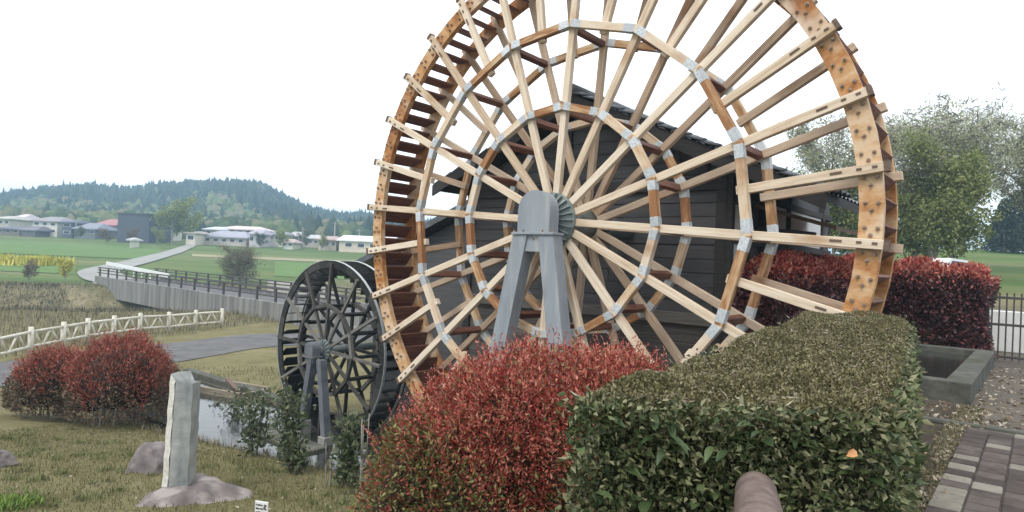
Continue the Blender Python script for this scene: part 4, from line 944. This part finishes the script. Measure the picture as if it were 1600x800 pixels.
# ================================================================== log fence along the path
fpts = [(-8, 566, 540), (47, 552, 528), (98, 543, 520), (136, 536, 515), (177, 530, 508), (218, 523, 505), (263, 518, 500), (305, 513, 497), (346, 511, 494)]
lf = None; posts = []
for px, yb, ytop in fpts:
    z0 = EYE-4.40; b = at_z(px, yb, z0); b.z = gz(b.x, b.y); posts.append(b)
base = posts[4]; lf = thing('log_fence', 'cream log style fence with crossed braces along the path above the river', 'fence', base.to_tuple())
ph_ = .92
for p in posts: MB().tube(p-base+Vector((0, 0, -.1)), p-base+Vector((0, 0, ph_+.12)), .1, .095, 8).build('post', MAT['logfence'], lf, True)
for a, b in zip(posts[:-1], posts[1:]):
    a, b = a-base, b-base
    for z_ in (.28, .85): MB().tube(a+Vector((0, 0, z_)), b+Vector((0, 0, z_)), .06, None, 7).build('rail', MAT['logfence'], lf, True)
    for f0, f1 in ((.3, .12), (.38, .58), (.82, .62)): MB().tube(a.lerp(b, f0)+Vector((0, 0, .3)), a.lerp(b, f1)+Vector((0, 0, .84)), .04, None, 6).build('brace', MAT['logfence'], lf, True)
# river scrub and far bank grass
def scatter(n, box, test, hgt, wd, name, mat, lean=.5):
    x = RNG.uniform(box[0], box[1], n); y = RNG.uniform(box[2], box[3], n); k = test(x, y); x, y = x[k], y[k]; P = np.stack([x, y, zc(x, y)+EYE], 1)
    return blade_obj(name, P, RNG.uniform(hgt[0], hgt[1], len(x)), wd, MAT[mat], None, lean)
scatter(90000, (-62, -8, 28, 62), lambda x, y: (river_d(x, y) < 12) & (x/y > -.95) & (x < -14) & (np.abs((x+28)*.65+(y-53)*.76-2) > 5.5), (.1, .42), .04, 'river_scrub', 'reeddark')
scatter(60000, (-75, -20, 44, 72), lambda x, y: (river_d(x, y) > 7) & (river_d(x, y) < 15) & (x/y < -.3), (.08, .25), .04, 'dry_bank_grass', 'reed')
scatter(30000, (-46, -10, 20, 44), lambda x, y: (x < -18.8+(y-24)*.28), (.1, .45), .03, 'verge_grass', 'reed')
# ================================================================== bridge
bl0, bl1 = at(152, 437, 64), at(470, 474, 39)
zdk = EYE-3.45; b0 = Vector((bl0.x, bl0.y, zdk)); b1 = Vector((bl1.x, bl1.y, zdk)); dB = (b1-b0).normalized(); b1 = b1+dB*6; LB = (b1-b0).length; nB = Vector((-dB.y, dB.x, 0)); 
if nB.y < 0: nB = -nB
br = thing('bridge', 'long grey concrete road bridge with streaked sides and dark railings over the river', 'bridge', b0.to_tuple(), math.atan2(dB.y, dB.x)); yw = 5.2
MB().box((LB/2, yw/2, -.3), (LB, yw, .5), None, .02).build('deck', MAT['asphalt'], br)
for y_ in (0, yw):
    MB().box((LB/2, y_, -.75), (LB+.4, .35, 1.9), None, .03).build('girder', MAT['bridgecon'], br)
    npst = 18
    for k in range(npst): MB().box((LB*(k+.3)/npst, y_, .64), (.16, .12, .9), None, .01).build('railing_post', MAT['rail'], br)
    for z_ in (.55, .82, 1.06): MB().box((LB/2, y_, z_), (LB, .07, .09), None, .01).build('rail', MAT['rail'], br)
for x_ in (.2, LB-.5): MB().box((x_, yw/2, -2.2), (1.2, yw+.6, 3.6), None, .05).build('abutment', MAT['concrete'], br)

# ================================================================== fields, far road, village
MAT['field_green'] = M('young_rice_field', [(.06,.125,.02), (.085,.155,.03), (.12,.18,.045)], .9, .25, (.4, 2, 1))
MAT['field_pale'] = M('pale_fallow_field', [(.2,.2,.1), (.27,.25,.14), (.32,.29,.18)], .9, .2, (.4, 2, 1))
MAT['field_mud'] = M('grey_mud_field', [(.2,.19,.16), (.27,.25,.21)], .9, .2, (.4, 2, 1))
def xy(px, d): r = ray(px, 400); return (r.x/r.y*d, d)
def sheet(name, px0, px1, d0, d1, mat, off=.07): return patch(name, [xy(px0, d0), xy(px1, d0), xy(px1, d1), xy(px0, d1)], MAT[mat], off, 14)
sheet('field', -60, 118, 74, 84, 'field_green'); sheet('field', -60, 250, 100, 135, 'field_green', .09); sheet('field', 430, 640, 82, 108, 'field_green'); sheet('field', 300, 560, 112, 118, 'field_pale')
sheet('field', 420, 640, 70, 76, 'field_mud', .08); sheet('field', 280, 700, 64.5, 68, 'field_pale', .1)
strip('road', [bl0.to_2d()-Vector((dB.x, dB.y))*0+Vector((nB.x, nB.y))*2.6, bl0.to_2d()-Vector((dB.x, dB.y))*6+Vector((nB.x, nB.y))*2.6, xy(150, 78), xy(215, 95), xy(270, 120), xy(300, 150)], lambda t: 4.6-2.3*t, MAT['farroad'], .14, 1.5)
def gpt(px, d): x, y = xy(px, d); return Vector((x, y, gz(x, y)))
# white guard rail by the road
g0, g1 = at(166, 411, 84), at(264, 431, 64); gr = thing('guard_rail', 'white guard rail beside the road at the end of the bridge', 'guard rail', g0.to_tuple())
d_ = g1-g0; MB().bar(Vector((0, 0, 0)), d_, .08, .42, .02).build('beam', MAT['whitepaint'], gr)
for k in range(9):
    q = d_*(k/8); w_ = g0+q; MB().tube(q+Vector((0, 0.1, gz(w_.x, w_.y)-w_.z-.1)), q+Vector((0, .1, .1)), .06, None, 6).build('post', MAT['whitepaint'], gr)
# rape flowers
x = RNG.uniform(-64, -50, 5000); P = []
a = gpt(-20, 84); b = gpt(72, 84); n = 4000; t_ = RNG.uniform(0, 1, n); P = np.array(a)+(np.array(b)-np.array(a))*t_[:, None]; P[:, :2] += RNG.normal(size=(n, 2))*1.2; P[:, 2] = zc(P[:, 0], P[:, 1])+EYE
blade_obj('rape_flowers', P, RNG.uniform(.4, 1.5, n)*(.6+.4*np.sin(t_*9)), .22, MAT['rape'], None, .4)
def round_shrub(name, label, px, d, h, wd, mat, n, leaf, start=.1, cat='shrub', seed=3, bark='bark', group=None, trunks=1):
    b = gpt(px, d); return tree(name, label, cat, b.to_tuple(), h, 1.0, h*.025, mat, n, leaf, start, 3, group, seed, wd, h*.14, bark, (10, 5, 4), trunks)
round_shrub('budding_tree', 'round grey green budding tree beyond the bridge railing', 376, 72, 4.6, 1.9, 'leaf_bud', 9000, .14, .03, 'tree', 31, trunks=4)
round_shrub('field_shrub', 'small yellow green shrub at the end of the river bank', 105, 66, 2.4, .7, 'rape', 1500, .15, .1, 'shrub', 32)
round_shrub('field_shrub', 'small grey shrub on top of the dry bank', 47, 64, 1.9, .7, 'leaf_dusty', 1200, .13, .1, 'shrub', 33)
for i, (px, d, h, mt, lb) in enumerate(((268, 150, 10, 'leaf_olive', 'broad olive tree beside the dark square building'), (295, 152, 8.5, 'leaf_olive', 'olive tree between the dark square building and the long roofs'), (205, 140, 3.5, 'leaf_dusty', 'low brownish tree in front of the dark square building'), (165, 138, 3.2, 'leaf_dusty', 'low brownish tree below the red roof'), (243, 138, 3.6, 'leaf_olive', 'low olive tree right of the dark square building'), (442, 150, 4.2, 'leaf_olive', 'olive tree among the small houses'), (478, 158, 4.4, 'leaf_sap', 'dark green tree beside the utility poles'), (408, 152, 3.6, 'leaf_sap', 'dark green tree at the end of the long roofs'), (120, 150, 3.0, 'leaf_sap', 'dark green tree below the grey roof'), (502, 150, 3.6, 'leaf_olive', 'olive tree at the corner of the cream hall'))):
    b = gpt(px, d); tree('village_tree', lb, 'tree', b.to_tuple(), h, 1.0, h*.02, mt, 2600, h*.05, .12, 3, 'trees in the village', 60+i, .85, h*.13, 'bark', (9, 5, 3))
HC = {}
def hcol(c):
    if c not in HC: HC[c] = flat('paint_%d' % len(HC), c)
    return HC[c]
def house(label, px0, px1, ytop, ywall, ybase, d, wallc, roofc, dep=8, wins=3, rows=1, hip=True, rz=0.0, name='house', flat_roof=False):
    b = at((px0+px1)/2, ybase, d); L = (px1-px0)*d/F_PX; H = (ybase-ywall)*d/F_PX; RH = max(.3, (ywall-ytop)*d/F_PX); ov = .5
    t = thing(name, label, 'house' if name == 'house' else 'building', b.to_tuple(), math.atan2(-b.x, b.y)*-0.0+rz)
    MB().box((0, dep/2, H/2-1), (L-2*ov*(not flat_roof), dep, H+2)).build('wall', hcol(wallc), t)
    if flat_roof: MB().box((0, dep/2, H+RH/2), (L+.3, dep+.3, RH)).build('roof', hcol(roofc), t)
    else:
        e = L/2; i_ = e*.55 if hip else e
        vs = [(-e, -ov, H), (e, -ov, H), (e, dep+ov, H), (-e, dep+ov, H), (-i_, dep/2, H+RH), (i_, dep/2, H+RH)]; vs += [(x, y, z-.25) for x, y, z in vs[:4]]
        MB().add(vs, [(0, 1, 5, 4), (2, 3, 4, 5), (1, 2, 5), (3, 0, 4), (6, 7, 1, 0), (7, 8, 2, 1), (8, 9, 3, 2), (9, 6, 0, 3), (9, 8, 7, 6)]).build('roof', hcol(roofc), t)
    for r_ in range(rows):
        for k in range(wins):
            ww = L*.5/max(wins, 1); x_ = (k-(wins-1)/2)*L*.85/max(wins, 1); z_ = H*(r_+.55)/rows
            f = MB().box((x_, -.02, z_), (ww, .1, H/rows*.42)).build('window', MAT['whitepaint'], t); MB().box((x_, -.08, z_), (ww*.86, .04, H/rows*.34)).build('pane', MAT['glass'], f)
    return t
GY, WH, DK, TN = (.2, .2, .215), (.62, .6, .54), (.05, .055, .075), (.45, .42, .36)
house('white two storey house with a grey roof and small front porch', 47, 92, 337, 345, 366, 160, WH, (.26, .24, .26), 9, 3, 2)
house('pink roofed white house at the far end of the village', 15, 34, 333, 341, 352, 178, WH, (.55, .5, .52), 9, 2, 1)
house('cream house cut by the frame at the village end', -14, 17, 336, 341, 354, 172, TN, (.42, .4, .36), 9, 3, 1)
house('long low dark roofed shed in front of the cream house', -10, 34, 352, 357, 366, 158, (.2, .17, .15), (.13, .13, .16), 7, 3, 1)
house('low dark brown shed beside the white two storey house', 30, 58, 352, 359, 367, 155, (.13, .11, .12), (.17, .16, .19), 7, 2, 1)
house('dark blue grey narrow house beside the white house', 93, 115, 342, 347, 369, 158, (.09, .1, .14), (.12, .13, .17), 8, 1, 2)
house('grey roofed low house between dark house and red roof', 113, 152, 347, 357, 369, 157, (.16, .17, .19), (.22, .23, .28), 9, 3, 1)
house('house with a faded red roof beside the dark square building', 146, 182, 341, 351, 366, 165, (.3, .24, .22), (.36, .17, .18), 9, 2, 1)
house('large dark square building standing above the field', 183, 232, 334, 335, 370, 150, (.075, .08, .105), (.06, .065, .085), 10, 0, 1, name='dark_building', flat_roof=True)
house('small white house with a blue grey porch behind the trees', 233, 262, 343, 347, 366, 163, WH, (.3, .33, .38), 8, 2, 1)
house('small white shed on the field edge', 199, 208, 371, 374, 381, 128, WH, (.5, .5, .5), 3, 0, 1)
house('pale cream shed left of the long roofs', 287, 308, 360, 363, 381, 150, (.58, .53, .45), (.5, .46, .42), 7, 1, 1)
house('long pink and white roofed building in the middle of the village', 338, 412, 352, 358, 366, 168, TN, (.56, .47, .45), 10, 5, 1)
house('blue white roofed house left of the long pink roof', 316, 348, 353, 358, 370, 164, TN, (.5, .53, .56), 9, 2, 1)
house('cream walled house with a grey roof below the long pink roof', 312, 388, 360, 370, 382, 155, (.5, .44, .42), (.33, .33, .38), 9, 5, 1)
house('white gabled house at the end of the long roofs', 386, 410, 357, 365, 383, 153, (.55, .52, .55), (.38, .36, .42), 8, 2, 1)
house('white house with a dark roof in front of the hill foot', 417, 448, 361, 366, 378, 160, WH, (.2, .21, .22), 8, 3, 1)
house('grey roofed house behind the small white one', 446, 470, 361, 368, 380, 166, TN, (.38, .36, .37), 8, 2, 1)
house('small low white house with two roofs near the field', 438, 460, 373, 378, 387, 150, WH, (.45, .36, .34), 6, 2, 1)
house('tan house with a pale roof beside the cream hall', 470, 500, 366, 372, 384, 165, (.4, .36, .33), (.42, .41, .42), 8, 3, 1)
house('rust roofed shed joined to the cream hall', 494, 528, 368, 374, 389, 152, (.52, .44, .36), (.4, .3, .28), 8, 3, 1)
house('long low cream hall with a white roof', 526, 640, 368, 377, 393, 150, (.6, .52, .42), (.7, .7, .7), 12, 5, 1, name='cream_hall', hip=False)
for i, (px, yb, yt, lb) in enumerate(((522, 384, 346, 'tall utility pole in front of the far blue hill'), (472, 386, 355, 'utility pole between the small houses'), (118, 372, 344, 'utility pole before the grey roofed house'), (561, 372, 357, 'short utility pole above the cream hall'))):
    d = 158; b = at(px, yb, d); h_ = (yb-yt)*d/F_PX; t = thing('utility_pole', lb, 'pole', b.to_tuple(), 0, 'village utility poles'); MB().tube((0, 0, -1), (0, 0, h_), .2, .15, 7).build('pole', MAT['concrete'], t); MB().box((0, 0, h_-.5), (1.6, .12, .12)).build('cross_arm', MAT['concrete'], t)
# ================================================================== wooded hills
RPX = [-300, -100, 0, 60, 130, 200, 270, 330, 400, 430, 470, 510, 530, 560, 590, 700, 900, 1200, 1600, 1900]
RPY = [318, 306, 299, 289, 284, 287, 281, 278, 280, 294, 314, 326, 329, 327, 332, 345, 365, 385, 405, 420]
pxs = np.linspace(-300, 1900, 200); dd = np.linspace(186, 700, 40); V = []
def hill_z(px, d):
    x, y = xy(px, d); yy = np.interp(px, RPX, RPY); zr = at(px, float(yy), 430).z - 11; g0_ = gz(*xy(px, 186)); f = float(sstep(190, 430, d)); drop = float(sstep(440, 700, d))
    return g0_ - .3 + (zr-g0_)*f**1.15*(1-.8*drop) + 3*math.sin(px*.021+d*.02)*f*(1-f)*2 + 2.2*math.sin(px*.05-d*.03)*f*(1-f)*2
HZ = np.array([[hill_z(p, d) for d in dd] for p in pxs]); 
for i, p in enumerate(pxs):
    for j, d in enumerate(dd): x, y = xy(p, d); V.append((x, y, HZ[i, j]))
I = np.arange(len(pxs)*len(dd)).reshape(len(pxs), len(dd)); Fh = np.stack([I[:-1, :-1], I[1:, :-1], I[1:, 1:], I[:-1, 1:]], -1).reshape(-1, 4)
MAT['hillfloor'] = M('forest_floor', [(.02,.03,.018), (.04,.05,.025)], .95, .05)
hl = link('hill', npmesh('hill', V, Fh, MAT['hillfloor'])); tag(hl, kind='structure'); hl.data.polygons.foreach_set('use_smooth', [True]*len(Fh))
import bmesh
bm = bmesh.new(); bmesh.ops.create_icosphere(bm, subdivisions=2, radius=1); bv = np.array([v.co for v in bm.verts]); bf = np.array([[v.index for v in f.verts] for f in bm.faces]); bm.free()
cv = []; cf = []; K = 7
for l, (z, r) in enumerate(((0, .55), (.25, 1), (.55, .62), (.8, .3))):
    for k in range(K): cv.append((r*math.cos(6.2832*k/K), r*math.sin(6.2832*k/K), z))
cv.append((0, 0, 1.05)); 
for l in range(3):
    for k in range(K): a, b = l*K+k, l*K+(k+1) % K; cf += [(a, b, b+K), (a, b+K, a+K)]
for k in range(K): cf.append((3*K+k, 3*K+(k+1) % K, 4*K))
cv = np.array(cv); cf = np.array(cf)
def forest(name, kind, n, mat):
    V, Fc = [], []; off = 0
    while n > 0:
        px = RNG.uniform(-150, 760); d = 186 + (460-186)*RNG.uniform(0, 1)**.8
        f = (d-190)/240; yy = f*1.0
        light = (.5*math.sin(px*.018+1.2)+.5*math.sin(px*.043+d*.02)) > (-.35+f*2.2) or (f < .45 and RNG.uniform() < .75 and 40 < px < 300) or (f < .2 and px < 450)
        if px > 440 and f > .25: light = light and RNG.uniform() < .25
        if light != (kind == 'leaf') and RNG.uniform() > .06: continue
        n -= 1; x, y = xy(px, d); z = hill_z(px, d)
        if kind == 'leaf':
            h = RNG.uniform(4, 7.5); v = bv*np.array([RNG.uniform(2., 3.6), RNG.uniform(2., 3.6), h*.55])*(1+RNG.normal(0, .2, (len(bv), 1))) + np.array([x, y, z+h*.45]); ff = bf
        else:
            h = RNG.uniform(5, 9); r = h*RNG.uniform(.28, .4); v = cv*np.array([r, r, h])*(1+RNG.normal(0, .10, (len(cv), 1))) + np.array([x, y, z+.5]); ff = cf
        V.append(v); Fc.append(ff+off); off += len(v)
    return tag(link(name, npmesh(name, np.concatenate(V), np.concatenate(Fc), MAT[mat], 3)), kind='stuff')
forest('cedar_forest', 'con', 9000, 'forest_con'); forest('broadleaf_forest', 'leaf', 6500, 'forest_leaf')
# ================================================================== haze
hm = bpy.data.materials.new('haze_air'); hm.use_nodes = True; N = hm.node_tree.nodes; N.clear(); o_ = N.new('ShaderNodeOutputMaterial'); pv = N.new('ShaderNodeVolumePrincipled'); pv.inputs['Color'].default_value = (.52, .76, 1, 1); pv.inputs['Density'].default_value = .00105; pv.inputs['Anisotropy'].default_value = .2
hm.node_tree.links.new(pv.outputs['Volume'], o_.inputs['Volume'])
zmin = min(float(Z.min()), float(HZ.min()))-1; zmax = float(HZ.max())+22; HB = 2300
tag(MB().box((0, 0, (zmin+zmax)/2), (2*HB, 2*HB, zmax-zmin)).build('haze', hm), kind='stuff')
